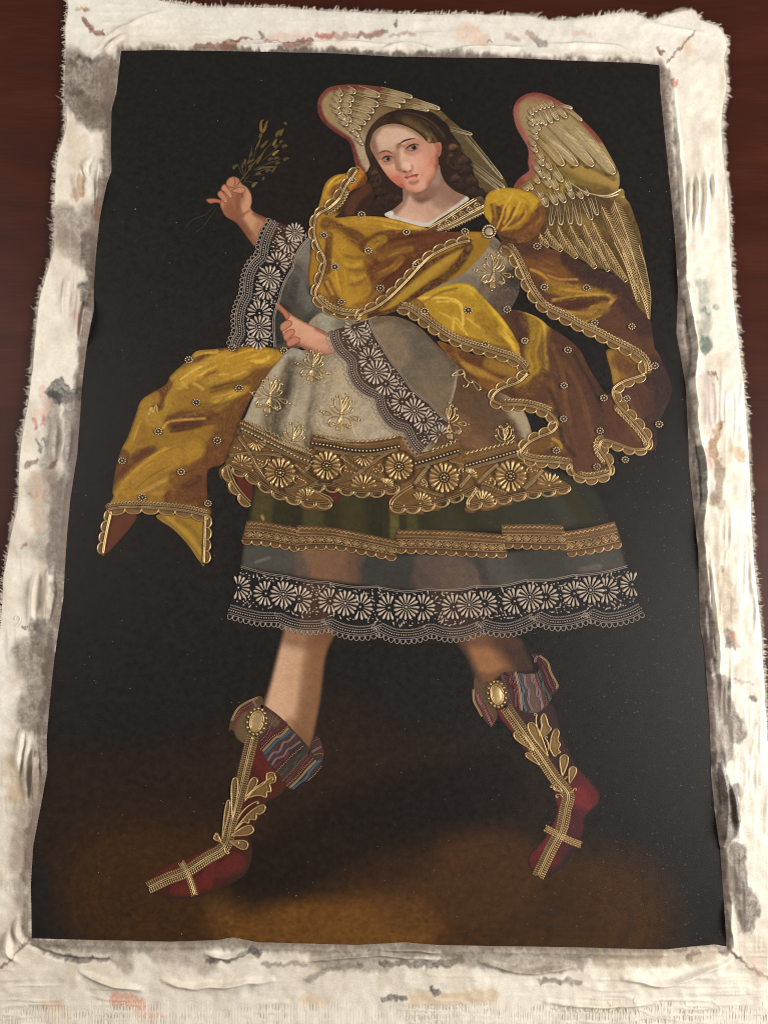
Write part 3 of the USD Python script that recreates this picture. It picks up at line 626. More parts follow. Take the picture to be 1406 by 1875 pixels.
region(TAIL, 'lower_flap', I("498,1262 830,1268 838,1605 800,1590 720,1475 620,1368"), (150, 114, 38), [st(I("560,1290 700,1400 810,1560"), 3, 8, (176, 138, 50), .7), st(I("640,1290 760,1380 820,1480"), 2, 5, (120, 88, 32), .7), st(I("520,1270 640,1370 740,1480 820,1590"), 1, 5, (104, 78, 36), .7)], step=2.4, layer=2)

# shades of the cape's dark side
COUT = region(ART, 'cape_side', P("918,450 930,436 960,424 1002,412 1004,452 1028,460 1090,490 1146,516 1169,562 1190,586 1198,635 1208,652 1226,696 1229,722 1217,752 1203,780 1202,816 1188,826 1150,824 1128,814 1104,808 1098,818 1112,845 1118,862 1114,872 1060,876 1048,864 1044,850 1012,846 962,838 954,828 966,811 1010,791 1020,776 1005,757 950,741 915,740 901,733 906,719 930,704 966,684 971,672 951,651 948,632 932,601 911,573 919,568 936,566 960,571 984,581 999,592 1004,597 1030,613 1060,639 1077,671 1098,705 1112,722 1122,712 1140,698 1120,640 1100,622 1060,600 1010,570 985,550 960,520"), (80, 51, 34),
   [st(F("800,780 880,840 870,960 840,1080 870,1200 760,1340"), 14, 16, (138, 106, 32), .95), st(F("700,700 800,720 880,770 920,830 930,1000 940,1180 900,1240"), 1.6, 4, (176, 140, 56), .9), st(F("640,710 700,760 720,900"), 10, 14, (70, 42, 34), .8), st(J("310,640 330,740 340,860"), 4, 9, (112, 74, 36), .8), st(J("20,760 160,700 260,600"), 8, 12, (78, 46, 32), .8),
    st(J("420,300 500,480 620,640 760,760 820,1000"), 20, 30, (56, 36, 28), .8), st(J("360,400 480,600 500,800 560,1050 620,1300"), 24, 40, (82, 52, 36), .7), st(J("900,820 1050,900 1130,1080"), 10, 18, (92, 58, 36), .8), st(J("820,900 900,1100 1000,1200"), 14, 18, (80, 48, 34), .8), st(J("1180,560 1290,620 1330,760 1270,900 1200,1060"), 22, 20, (46, 32, 30), .95), st(J("960,690 1080,720 1130,860"), 12, 22, (70, 42, 36), .7),
    st(J("30,880 150,950 280,1000 350,1010"), 9, 14, (120, 86, 34), .95), st(J("40,900 100,1050 180,1080 260,1070"), 6, 10, (150, 112, 40), .7), st(J("0,960 40,1130 80,1200"), 10, 10, (90, 54, 30), .9), st(J("130,1220 250,1180 340,1120 400,1190"), 10, 14, (104, 72, 34), .9), st(J("340,1140 400,1180 410,1220"), 1.4, 4, (160, 122, 50), .8),
    st(B("300,1200 420,1260 600,1320 800,1420"), 12, 20, (92, 56, 34), .8), st(B("340,1260 440,1330 560,1380"), 14, 18, (110, 70, 34), .8), st(B("360,1340 430,1370 480,1410"), 1.2, 4, (160, 116, 50), .9), st(B("480,1380 560,1410 690,1410"), 1.0, 3, (150, 106, 54), .9), st(B("500,1460 620,1490 720,1500 880,1520 960,1520"), 9, 10, (134, 100, 38), .95), st(B("520,1560 620,1550 760,1530 950,1530"), 2, 4, (172, 132, 56), .9),
    st(B("560,1600 700,1580 880,1570"), 9, 8, (74, 42, 28), .95), st(B("540,1620 640,1650 760,1650 800,1610 900,1600 960,1540"), 1.8, 4, (170, 130, 56), .95), st(B("680,1690 800,1650 880,1610"), 8, 10, (122, 88, 36), .9), st(B("640,1260 800,1380 960,1450"), 12, 18, (52, 36, 32), .9), st(B("1010,1480 1080,1560 1130,1640 1180,1740"), 16, 22, (58, 37, 33), .9), st(J("330,330 420,560 440,760 480,1000"), 2, 6, (104, 68, 36), .7), st(J("420,460 560,700 640,980 700,1180"), 2, 7, (100, 64, 38), .6), st(J("520,420 680,700 760,900"), 1.5, 5, (48, 31, 25), .8), st(J("300,700 380,900 420,1150 520,1280"), 2, 6, (52, 33, 26), .75), st(J("880,870 980,1010 1080,1150"), 1.5, 5, (112, 72, 40), .7), st(J("960,820 1060,980 1130,1100"), 1.5, 5, (54, 34, 28), .8), st(B("420,1230 330,1200 280,1180"), 8, 14, (70, 44, 34), .8)], step=2.2, layer=2, hairs=7, label='shadowed brown back of the cape at the right')
region(COUT, 'turned_fold', J("800,380 950,400 1065,480 1120,590 1040,610 940,645 865,695 835,560"), (122, 86, 36), [st(J("830,430 860,560 880,680"), 4, 8, (150, 112, 46), .8), st(J("900,480 1000,540 1080,580"), 8, 12, (84, 50, 32), .9), st(None, .5, 4, (70, 46, 28), .6, kind='edge')], step=2.4, layer=3)

# legs
SKIN, SKHI, SKSH = (186, 138, 104), (206, 166, 134), (120, 78, 52)
LLEG = region(ART, 'leg', O("935,-60 940,20 898,180 848,380 808,520 828,610 950,720 1050,810 1130,830 1170,700 1212,470 1245,200 1300,60 1320,-40"), (168, 124, 92),
   [st(O("1010,60 980,240 940,420 920,560"), 26, 40, SKHI, .85, rough=.2), st(O("1080,100 1060,300 1060,500 1060,640"), 12, 26, (190, 146, 112), .7, rough=.2), st(O("1280,40 1230,240 1200,470 1150,760"), 20, 28, (70, 46, 34), .95, rough=.2), st(O("1180,120 1150,300 1130,500 1090,720"), 10, 22, (140, 98, 66), .8, rough=.2), st(O("935,30 895,180 845,380 806,520"), 2, 11, (88, 54, 38), .85, rough=.2), st(O("940,0 1100,40 1320,20"), 16, 26, (116, 76, 52), .8, rough=.2), st(O("1000,660 1080,760"), 8, 14, (120, 80, 54), .7, rough=.2), st(None, 0, 8, (30, 27, 25), .95, kind='edge', rough=0)], step=2.4, layer=2)
RLEG = region(ART, 'leg', Q("60,40 130,230 195,380 280,410 380,340 460,325 600,300 560,170 470,50"), (118, 78, 48),
   [st(Q("200,110 250,220 310,320"), 18, 30, (148, 102, 66), .8, rough=.2), st(Q("440,50 540,180 590,290"), 20, 34, (50, 36, 32), .95, rough=.2), st(Q("70,60 140,240 200,380"), 3, 16, (50, 35, 30), .9, rough=.2), st(Q("80,50 260,60 460,60"), 12, 18, (76, 50, 38), .7, rough=.2), st(Q("240,360 300,370 400,330"), 8, 12, (84, 54, 36), .7, rough=.2), st(None, 0, 8, (30, 27, 25), .95, kind='edge', rough=0)], step=2.4, layer=2)

# skirts
UND = region(ART, 'underskirt', P("446,992 600,1000 730,1015 930,1010 1133,990 1140,1010 1149,1042 1090,1052 1010,1066 900,1080 820,1086 740,1080 640,1070 560,1060 500,1050 440,1040"), (62, 58, 52),
   [st(M("560,300 720,320 900,300"), 10, 10, (104, 78, 56), .8), st(M("600,330 640,470"), 22, 22, (126, 92, 66), .9, rough=.3), st(M("760,320 760,480"), 34, 20, (116, 82, 58), .9, rough=.3), st(M("1000,360 1100,440 1200,500"), 30, 30, (50, 48, 46), .7), st(M("160,340 300,330 420,340"), 12, 20, (80, 76, 68), .6), st(M("240,350 330,320"), 1, 3, (120, 116, 108), .6), st(M("500,320 540,420"), 8, 12, (76, 66, 58), .8),
    st(N("60,320 160,400 280,470"), 26, 16, (96, 78, 66), .85), st(N("30,300 0,440"), 20, 14, (84, 66, 58), .8), st(N("330,320 370,470"), 5, 10, (48, 46, 44), .8), st(N("440,310 500,400 560,440"), 18, 22, (78, 74, 68), .7), st(N("640,300 900,400"), 24, 30, (50, 48, 45), .7), st(N("900,330 1200,340"), 10, 16, (72, 68, 61), .6), st(N("950,380 1060,360"), 2, 6, (104, 100, 92), .5), st(None, 0, 7, (38, 35, 32), .9, kind='edge', rough=0)], step=2.6, layer=3, smooth=False)
GRN = region(ART, 'green_skirt', P("468,880 455,940 452,962 560,970 720,990 800,975 920,972 1030,970 1118,958 1098,910 1078,880 1000,860 700,860 520,870"), (46, 42, 24),
   [st(P("482,885 478,960"), 12, 12, (78, 66, 32), .85), st(P("570,900 572,965"), 14, 16, (70, 62, 30), .8), st(P("640,920 645,975"), 14, 18, (62, 56, 28), .7), st(P("722,930 722,985"), 5, 6, (92, 82, 40), .9), st(P("752,925 756,970"), 6, 8, (74, 66, 34), .8), st(P("800,920 830,970"), 12, 16, (54, 50, 28), .8), st(P("880,910 930,965"), 16, 20, (50, 48, 34), .8), st(P("930,900 1000,960"), 16, 24, (46, 46, 36), .9), st(P("1000,890 1040,950"), 8, 12, (54, 54, 44), .7), st(P("1070,890 1105,950"), 8, 14, (36, 36, 32), .9), st(P("540,880 545,960"), 6, 10, (40, 36, 22), .9), st(P("690,920 690,980"), 6, 10, (38, 36, 22), .8), st(None, 0, 9, (34, 31, 26), .9, kind='edge', rough=0), st(P("480,945 482,950"), 1.6, 2, (168, 134, 74), .8)], step=2.6, layer=3, smooth=False)
region(GRN, 'red_lining', K("150,420 270,470 300,560 285,660 230,600 180,500"), (84, 34, 26), [], step=2.4, layer=4)
region(GRN, 'red_lining', P("600,893 625,896 618,918 608,915"), (80, 32, 26), [], step=2.4, layer=4)
region(GRN, 'red_lining', L("50,620 150,600 160,640 70,690 40,680"), (84, 32, 26), [], step=2.4, layer=4)

# boots
RDB = (68, 27, 22)
LBOOT = region(ART, 'boot', O("700,750 790,740 830,870 985,1000 935,1120 830,1180 800,1260 720,1400 745,1500 710,1640 610,1720 420,1800 250,1826 110,1794 60,1690 160,1602 280,1552 440,1482 530,1392 590,1130 650,900"), RDB,
   [st(O("790,860 860,960 900,1080"), 12, 16, (92, 32, 27), .9), st(O("960,1020 880,1140 800,1240"), 10, 16, (70, 36, 24), .95), st(O("740,1420 770,1520 720,1640 640,1720"), 14, 24, (58, 34, 26), .95), st(O("130,1680 260,1620 440,1540"), 8, 14, (90, 34, 27), .8), st(O("250,1770 330,1760 420,1720"), 8, 14, (96, 34, 27), .9), st(O("460,1640 560,1620 640,1580"), 8, 14, (96, 36, 34), .8), st(O("110,1800 300,1830 500,1780 660,1690"), 3, 9, (52, 32, 24), .9), st(None, 0, 4, (46, 31, 24), .9, kind='edge', rough=0)], step=2.4, layer=3)
RBOOT = region(ART, 'boot', Q("340,585 450,550 720,530 800,760 890,950 1000,1080 1058,1150 1052,1230 962,1322 950,1430 862,1600 742,1722 640,1752 578,1682 568,1600 680,1470 760,1300 750,1200 700,1060 540,860 450,740"), (78, 30, 30),
   [st(Q("360,620 420,690 470,760"), 10, 10, (108, 34, 32), .95), st(Q("560,590 620,640 700,560 790,800 870,960"), 24, 26, (50, 36, 34), .97, rough=.2), st(Q("900,1060 1000,1150 1020,1240"), 14, 18, (88, 32, 34), .9), st(Q("920,1180 950,1260"), 9, 14, (116, 38, 40), .8), st(Q("760,1240 740,1360 690,1480 600,1580"), 9, 12, (98, 33, 31), .9), st(Q("640,1640 720,1640 800,1600"), 12, 16, (84, 31, 30), .8), st(Q("930,1330 900,1460 860,1580"), 12, 18, (64, 32, 34), .9), st(Q("700,1740 800,1660 880,1560"), 3, 8, (44, 30, 32), .9), st(None, 0, 5, (36, 30, 30), .9, kind='edge', rough=0)], step=2.4, layer=3)

# tunic
TUN = region(ART, 'tunic', P("533,637 508,663 491,684 472,712 459,739 448,765 436,780 470,800 560,840 640,850 740,850 840,845 930,830 972,800 955,745 930,725 900,712 868,690 835,668 800,640 760,610 700,580 640,585 590,572 560,600 560,640"), (152, 134, 106),
   [st(H("640,100 560,260 480,420 380,660"), 8, 16, (170, 157, 134), .8), st(H("800,100 740,320 680,480 600,640 580,790"), 14, 16, (86, 74, 58), 1), st(H("820,140 860,130 900,140"), 8, 12, (120, 106, 88), .8), st(H("740,330 700,430 640,560"), 5, 9, (62, 53, 43), .95), st(H("880,330 850,520 780,760"), 18, 22, (168, 154, 130), .8), st(H("1050,160 1000,320 970,480 940,660 910,900"), 12, 14, (88, 76, 58), 1), st(H("1060,180 1040,250"), 6, 9, (92, 80, 66), .8), st(H("1000,360 980,450 950,640"), 4, 7, (64, 54, 42), .95),
    st(H("1130,250 1080,480 1040,700"), 22, 22, (176, 158, 130), .8), st(H("1250,560 1350,700 1400,820"), 20, 30, (170, 154, 130), .8), st(H("620,120 700,90 780,120"), 8, 12, (176, 166, 148), .6), st(GG("1210,540 1240,700 1200,880 1180,1100 1240,1220"), 34, 30, (86, 62, 42), 1, rough=.2), st(GG("1320,600 1406,800 1406,1150"), 30, 30, (84, 59, 38), 1, rough=.2), st(L("560,60 700,100 800,240"), 20, 30, (92, 66, 44), .95), st(L("680,0 740,60 800,100 840,200"), 12, 18, (82, 62, 46), .8), st(L("880,150 930,250"), 8, 12, (70, 46, 32), .9),
    st(GG("1240,1000 1300,1150 1400,1200"), 8, 16, (118, 84, 56), .7), st(None, .4, 3, (90, 78, 62), .5, kind='edge')], step=2.4, layer=4, grain=.14, hairs=3, label='pale grey tunic skirt with soft folds')
BOD = region(ART, 'bodice', P("881,430 905,434 920,450 931,475 950,512 948,540 930,572 912,576 885,546 850,520 815,524 780,536 800,505 840,480 868,452"), (136, 119, 94),
   [st(F("420,120 500,180"), 14, 24, (150, 134, 108), .7), st(F("300,380 420,320"), 14, 26, (134, 120, 104), .7), st(F("480,120 560,170"), 5, 9, (70, 64, 58), .8), st(F("640,430 620,560 560,690"), 16, 22, (58, 47, 42), .95), st(F("420,540 520,640"), 14, 20, (84, 68, 58), .85), st(F("180,440 300,440"), 6, 12, (100, 88, 78), .7), st(F("640,380 660,450"), 6, 10, (50, 44, 42), .9)], step=2.4, layer=4)

# neck, head, hair
HAIR = region(ART, 'hair', A("385,520 380,460 400,390 440,330 500,280 580,250 680,242 780,250 852,290 905,350 955,420 992,470 1012,520 1062,570 1078,620 1062,655 1100,690 1112,730 1102,757 1150,772 1182,800 1145,822 1080,822 1020,805 900,800 700,800 640,830 620,860 570,900 520,925 460,928 420,905 428,850 470,800 430,765 428,712 402,682 398,640 412,600"), (46, 32, 25),
   [st(A("640,310 720,350 780,400 820,450"), 2.5, 8, (112, 86, 54), .8), st(A("600,290 680,300 760,350"), 3, 9, (74, 55, 37), .7), st(A("780,395 800,420 790,450"), 1.2, 3, (168, 132, 84), .8), st(A("480,330 430,420 410,520"), 4, 10, (62, 44, 32), .8), st(A("560,268 660,262 780,275 860,330"), 3, 10, (34, 25, 22), .8), st(A("700,320 800,340 880,420"), 1.2, 4, (70, 51, 36), .6), st(A("860,300 930,400 980,480"), 5, 10, (34, 25, 22), .8)] + [st(A(t) + np.array([rng.normal(0, 1.5), rng.normal(0, 1.5)]), .35, 1.3, c, .55, True, rough=.1) for t in ("640,290 740,330 800,420 850,500", "600,270 720,290 820,350 900,450", "560,275 480,330 420,430 400,540", "540,300 460,370 420,470 412,560", "920,420 990,500 960,570 1020,620 980,680 1060,740", "900,480 940,540 920,600 980,660 940,710 1020,770", "420,600 450,660 430,720 480,770 450,830 500,890", "440,620 480,700 460,760 520,820 500,880", "960,460 1020,540 1000,600 1060,660 1040,720 1120,780") for c in ((84, 61, 44), (70, 50, 38), (28, 20, 17)) for _ in range(2)], step=1.6, layer=4)
for ci, (c, r, cc) in enumerate([("945,490", 9, (122, 88, 58)), ("930,545", 6, (92, 66, 48)), ("1010,575", 12, (78, 56, 46)), ("1020,640", 13, (60, 43, 35)), ("975,625", 8, (66, 47, 38)), ("960,690", 9, (84, 60, 50)), ("1060,710", 12, (66, 48, 38)), ("1000,740", 11, (56, 40, 32)), ("1120,790", 12, (50, 36, 28)), ("1060,780", 10, (58, 42, 34)), ("440,655", 7, (100, 66, 44)), ("450,735", 8, (70, 48, 36)), ("480,780", 10, (60, 42, 32)), ("480,850", 11, (56, 39, 30)), ("540,820", 11, (58, 41, 34)), ("470,895", 9, (50, 35, 28)), ("560,870", 9, (52, 36, 29)), ("590,820", 8, (66, 46, 36))]):
    p = A(c)[0]; th = np.linspace(0, 2 * np.pi, 15)[:-1]
    region(HAIR, 'curl', p + r * np.c_[np.cos(th), .85 * np.sin(th)] * (1 + .12 * np.sin(3 * th + r))[:, None], (44, 31, 24), [st(p + r * np.array([[-.5, .2], [-.3, -.35], [.2, -.5], [.6, -.2]]), r * .08, r * .55, cc, .75, rough=.1), st(p + r * np.array([[-.6, .6], [.1, .75], [.7, .4]]), r * .1, r * .6, (30, 22, 18), .55, rough=.1), st(p + r * np.array([[-.1, .3], [.2, .2]]), r * .1, r * .3, tuple(int(x * .8) for x in cc), .6)], step=1.6, layer=4.3 + .1 * (ci % 6))
NECK = region(ART, 'neck', A("640,740 625,800 618,840 560,890 505,925 600,965 720,995 800,997 885,940 990,868 1050,818 965,775 905,725 872,665 850,600 780,700"), (182, 146, 120),
   [st(A("660,800 680,880 700,960"), 14, 22, (204, 164, 140), .9, rough=.2), st(A("760,830 860,880 900,900"), 18, 26, (186, 146, 122), .8, rough=.2), st(A("860,620 840,700 800,770 740,800"), 9, 12, (100, 66, 50), .95, rough=.1), st(A("880,690 920,770 1010,830"), 9, 16, (124, 92, 78), .9, rough=.2), st(A("790,740 850,760 880,820"), 12, 16, (140, 104, 86), .8, rough=.2), st(A("640,780 620,850 570,900"), 3, 8, (120, 84, 66), .8, rough=.2), st(A("660,775 720,790 780,780"), 4, 8, (134, 94, 74), .8, rough=.2), st(A("870,640 850,620 830,700"), 6, 10, (170, 140, 122), .5),
    st(A("510,925 600,958 700,982 790,992 890,935 990,865 1050,815"), 3.5, 4, (196, 188, 176), .95, rough=.3), st(A("510,905 550,915"), 3, 3, (206, 200, 188), .9)], step=1.6, layer=5, grain=.04)
FZ = tile(642, 174, 5.113)
FACE = region(ART, 'face', A("415,490 420,435 450,378 520,342 600,341 680,371 740,412 788,462 828,470 852,560 850,620 830,680 800,730 760,765 715,780 670,772 630,758 590,735 540,692 500,640 468,590 438,540"), (190, 150, 124), [st(FZ(t), w, s_, c, a, rough=.08) for t, w, s_, c, a in [
    ("250,420 330,340 450,330 560,370 640,440", 12, 22, (192, 156, 132), .9), ("330,400 430,380 500,400", 8, 16, (204, 170, 146), .7), ("200,420 230,540 270,640", 2.5, 9, (126, 90, 70), .9), ("210,380 300,280 460,275 600,330 740,440", 1.5, 9, (136, 102, 76), .85),
    ("650,540 700,630 670,720", 10, 18, (212, 142, 118), .85), ("560,570 600,620 590,690", 8, 14, (206, 160, 136), .8), ("780,500 800,600 790,700", 6, 13, (186, 116, 92), .85), ("830,560 820,660 770,760 700,860", 2.5, 9, (128, 76, 56), .92), ("720,520 770,480", 6, 12, (190, 140, 114), .7),
    ("290,680 340,740 400,800 470,850", 5, 11, (178, 104, 82), .85), ("390,750 430,800", 7, 14, (190, 104, 84), .8), ("300,650 350,680 400,700", 5, 11, (198, 146, 120), .85), ("340,640 400,660", 5, 9, (204, 160, 136), .7), ("470,860 560,900 640,905 720,870", 2, 7, (150, 88, 68), .9), ("640,850 660,840", 5, 10, (206, 156, 132), .9), ("560,850 590,860", 5, 9, (202, 140, 116), .7), ("690,760 730,720", 6, 12, (204, 146, 120), .7),
    ("255,570 320,550 390,560", 3, 7, (150, 104, 84), .85), ("404,570 425,620 440,690", 1.3, 4.5, (140, 94, 72), .9), ("445,470 440,560 446,640 455,690", 1.6, 6, (158, 118, 94), .85), ("455,478 500,496 524,506", 3, 6, (134, 92, 72), .8), ("480,510 488,600 500,660", 1.8, 6, (206, 168, 142), .8), ("520,650 545,668", 3.2, 5, (222, 178, 154), .95), ("458,694 480,712 520,722", 1.0, 3.5, (150, 92, 74), .85), ("570,660 580,690 560,712", .8, 3.5, (176, 122, 100), .8), ("500,712 522,722", .8, 2, (112, 62, 52), .9), ("545,714 560,708", .6, 2, (130, 76, 62), .85), ("520,740 560,730", 1.5, 4, (176, 116, 98), .8),
    ("530,470 580,445 630,440 660,450", 3, 5, (176, 116, 96), .9), ("520,525 580,545 640,510", 2, 6, (178, 126, 104), .85), ("640,440 690,430", 4, 8, (186, 134, 110), .7), ("290,570 340,552 390,556", 2.4, 4, (178, 116, 96), .85), ("300,630 350,636 390,620", 2, 5, (170, 112, 92), .8), ("560,818 590,824 625,808", 1.8, 4, (140, 92, 74), .7)]], step=1.2, layer=6, grain=.045, label='oval face tilted to the left with rosy cheeks')
region(FACE, 'ear', A("826,470 845,458 866,458 874,490 868,532 854,552 842,520"), (172, 110, 88), [st(A("850,480 862,500 852,530"), 1.5, 4, (150, 88, 70), .9), st(None, .3, 2, (160, 96, 76), .7, kind='edge')], step=1.2, layer=7)
def stroke_part(parent, name, pts, w, col, tip=.25, layer=8, tilef=A, **kw):
    p = cr(tilef(pts), 1.2); n = len(p)
    k = w * np.interp(np.linspace(0, 1, n), [0, .35, .7, 1], [tip, 1, .9, tip])
    g = Polygon(np.vstack([off(p, k), off(p, -k)[::-1]])).buffer(.01)
    g = max(g.geoms, key=lambda q: q.area) if hasattr(g, 'geoms') else g
    return region(parent, name, g, col, [st(None, .05, w * .9, tuple(int(c + 26) for c in col), .6, kind='edge', rough=0)], step=.9, layer=layer, grain=.03, **kw)
stroke_part(FACE, 'eyebrow', "446,462 500,428 560,410 612,404", 1.7, (66, 43, 32), tilef=FZ, tip=.2); stroke_part(FACE, 'eyebrow', "256,548 300,526 350,524 392,550", 1.4, (92, 62, 47), tilef=FZ)
def eye(out, iris, r, lid, lower):
    e = region(FACE, 'eye', FZ(out), (150, 124, 110), [st(None, .2, 1.8, (104, 66, 54), .7, kind='edge', rough=0)], step=.9, layer=8, grain=.02)
    c = FZ(iris)[0]; r *= .95; th = np.linspace(0, 2 * np.pi, 13)[:-1]
    region(FACE, 'iris', c + r * np.c_[np.cos(th), np.sin(th)], (42, 28, 22), [st(np.array([c + [.2, .1], c + [.6, .4]]), r * .2, r * .35, (24, 18, 16), .9, rough=0)], step=.8, layer=9, grain=.02)
    region(FACE, 'glint', c + [-r * .35, -r * .3] + .5 * np.c_[np.cos(th), np.sin(th)], (232, 222, 214), [], step=.6, layer=10, grain=0)
    stroke_part(FACE, 'upper_lid', lid, 1.3, (50, 30, 24), layer=11, tilef=FZ); stroke_part(FACE, 'lower_lid', lower, .6, (116, 72, 58), layer=10, tilef=FZ)
eye("524,510 548,484 590,468 630,466 636,476 620,498 590,516 550,522", "592,489", 4.3, "514,506 548,476 596,458 644,462", "540,522 592,520 634,492")
eye("296,606 318,586 350,577 384,580 388,596 366,612 330,620 308,618", "350,594", 3.7, "286,604 320,578 356,570 392,578", "304,622 344,624 386,608")
region(FACE, 'lips', FZ("502,768 530,752 552,756 580,742 620,736 636,738 622,764 604,784 580,798 552,796 524,784"), (176, 86, 74), [st(FZ("502,766 540,776 580,762 634,738"), .7, 1.5, (124, 58, 52), .85, rough=0), st(FZ("548,788 596,776"), 1.7, 2.6, (214, 138, 120), .95, rough=0), st(FZ("540,758 590,746"), .8, 1.6, (158, 84, 74), .8, rough=0)], step=.9, layer=8, grain=.02)
stroke_part(FACE, 'nostril', "498,712 512,721 526,721", .8, (106, 58, 50), tilef=FZ); stroke_part(FACE, 'chin_shadow', "560,812 592,820 626,804", .8, (132, 84, 68), tilef=FZ)
COLLAR = region(ART, 'collar', A("780,1008 1082,818 1146,830 1148,905 1000,985 860,1030"), (104, 84, 56), [st(A("880,1005 1120,860"), 8, 5, (66, 50, 34), .8), st(A("860,1030 1148,925"), 6, 6, (92, 76, 54), .8)], step=2.0, layer=5, mat='gold_paint')

# raised arm, hands
ARM = region(ART, 'raised_forearm', C("445,622 460,592 500,575 545,590 580,640 622,672 656,730 661,800 652,850 700,890 760,918 800,950 745,1030 692,1168 640,1122 580,1040 522,970 440,922 408,870 388,810 400,760 420,700"), (168, 112, 80),
   [st(C("600,720 620,800 590,870 640,950 700,1020"), 10, 12, (196, 146, 112), .85, rough=.2), st(C("470,860 520,920 580,1000 660,1120"), 5, 9, (112, 66, 46), .9, rough=.2), st(C("690,890 760,930 790,960"), 2, 8, (96, 56, 40), .85, rough=.2), st(C("540,740 500,830 470,890"), 8, 12, (140, 86, 60), .8, rough=.2), st(C("545,740 540,830 580,910"), 2, 5, (122, 74, 52), .8, rough=.2), st(C("600,690 575,730 580,750"), .9, 2, (104, 58, 42), .9, rough=.1), st(C("640,870 590,900"), 1, 3, (130, 80, 58), .8), st(C("740,980 700,1100"), 5, 10, (148, 100, 72), .7), st(None, .3, 3, (96, 56, 40), .75, kind='edge')], step=1.6, layer=4, grain=.04)
def finger(par, pts, col, sh, nail=None, tilef=C, layer=5):
    TW[0] += 1; layer += .17 * (TW[0] % 4)
    f = region(par, 'finger', tilef(pts), col, [st(None, .2, 2.6, sh, .95, kind='edge', rough=.1)], step=1.3, layer=layer, grain=.03)
    if nail:
        c = tilef(nail)[0]; th = np.linspace(0, 2 * np.pi, 11)[:-1]
        region(par, 'fingernail', c + np.c_[2.2 * np.cos(th), 1.6 * np.sin(th)], (196, 140, 116), [], step=1.0, layer=layer + 1, grain=.02)
FS = (104, 60, 44)
finger(ARM, "440,650 445,612 470,585 505,578 520,600 518,640 505,672 470,668", (178, 120, 88), FS); finger(ARM, "398,690 402,660 425,640 445,655 490,715 497,745 480,765 455,745 425,710", (190, 130, 98), FS, "478,748"); finger(ARM, "366,735 372,710 392,695 412,705 450,755 456,785 440,805 420,795 390,765", (184, 122, 90), FS, "438,790")
finger(ARM, "268,775 290,764 325,762 360,766 398,780 396,806 350,800 312,808 285,798", (172, 106, 82), FS, layer=3.5); finger(ARM, "485,692 520,676 560,660 600,672 610,700 575,722 530,718 500,712", (186, 128, 96), FS)
SLV = region(ART, 'sleeve', D("785,240 690,340 640,420 628,520 560,640 520,780 480,880 462,1030 468,1205 600,1205 700,1200 860,1050 900,900 830,800 790,680 775,600 785,400"), (72, 66, 56),
   [st(D("780,270 720,380 680,480"), 14, 16, (126, 116, 102), .9), st(D("760,500 740,600"), 12, 16, (112, 104, 92), .8), st(D("640,560 600,700 580,800"), 14, 20, (64, 59, 51), .8), st(D("690,650 760,760 840,850"), 12, 16, (96, 92, 84), .8), st(D("800,760 870,870"), 8, 14, (106, 100, 88), .7), st(D("540,900 500,1100"), 10, 14, (40, 37, 34), .9), st(D("660,620 640,760"), 4, 8, (48, 45, 41), .7), st(D("780,640 800,720"), 4, 8, (58, 54, 52), .8), st(D("840,880 760,980"), 3, 8, (52, 50, 48), .8)], step=2.2, layer=3, grain=.1)
region(SLV, 'inner_cuff', D("825,1000 890,900 940,920 980,945 1080,970 1155,985 1090,1030 1000,1060 930,1075 870,1040"), (136, 130, 110), [st(D("900,950 960,1000 940,1060"), 6, 10, (160, 152, 132), .7), st(D("1000,1000 1140,990"), 4, 8, (100, 92, 76), .8)], step=2.0, layer=6, grain=.12)
FSL = region(ART, 'sleeve', GG("300,150 440,118 560,86 700,96 830,150 900,200 1000,300 1100,400 1212,520 1202,640 1180,750 1150,850 1112,1002 960,1100 700,900 440,600 280,380 200,250"), (122, 102, 80),
   [st(GG("520,150 600,250 640,350"), 24, 30, (136, 114, 88), .8), st(GG("760,300 800,480 740,600"), 26, 30, (92, 84, 72), .85), st(GG("900,330 1020,480 1100,560"), 14, 24, (84, 78, 68), .8), st(GG("1000,600 960,780 1060,860"), 20, 28, (108, 92, 70), .8), st(GG("1205,520 1195,640 1170,760 1120,960"), 1.2, 3, (150, 140, 124), .8), st(GG("460,120 620,90 780,130"), 6, 12, (88, 72, 56), .8), st(GG("850,150 1000,290 1210,520"), 3, 8, (84, 62, 44), .8), st(GG("640,330 700,420"), 14, 20, (128, 106, 82), .7)], step=2.2, layer=5, grain=.12)
HND = region(ART, 'pointing_hand', D("465,818 480,806 502,812 540,840 620,912 720,972 850,1030 942,1078 985,1150 1002,1236 960,1257 870,1266 780,1241 700,1192 640,1188 600,1160 570,1130 545,1060 560,985 590,957 540,902 490,852"), (196, 142, 112),
   [st(D("640,960 760,1030 860,1080"), 12, 14, (206, 154, 124), .8, rough=.2), st(D("640,1180 780,1235 900,1262 990,1240"), 4, 9, (126, 74, 56), .9, rough=.2), st(D("850,1040 940,1085"), 2, 6, (120, 72, 56), .8, rough=.2), st(D("880,1180 960,1200"), 8, 12, (188, 138, 110), .7, rough=.2), st(D("600,900 720,970 840,1030"), 1.2, 4, (140, 86, 64), .7), st(D("690,1150 660,1180"), .9, 2.5, (96, 54, 42), .9), st(D("640,1090 610,1130"), .8, 2, (110, 60, 46), .8), st(None, .3, 3, (124, 74, 56), .7, kind='edge')], step=1.6, layer=7, grain=.04)
finger(HND, "466,820 480,808 502,812 545,845 610,915 605,950 580,962 545,905 495,852", (176, 108, 80), (112, 62, 46), "496,826", D, 8); finger(HND, "528,1020 545,990 590,965 630,975 628,1010 590,1040 555,1062 532,1052", (184, 122, 94), (120, 68, 52), None, D, 8)
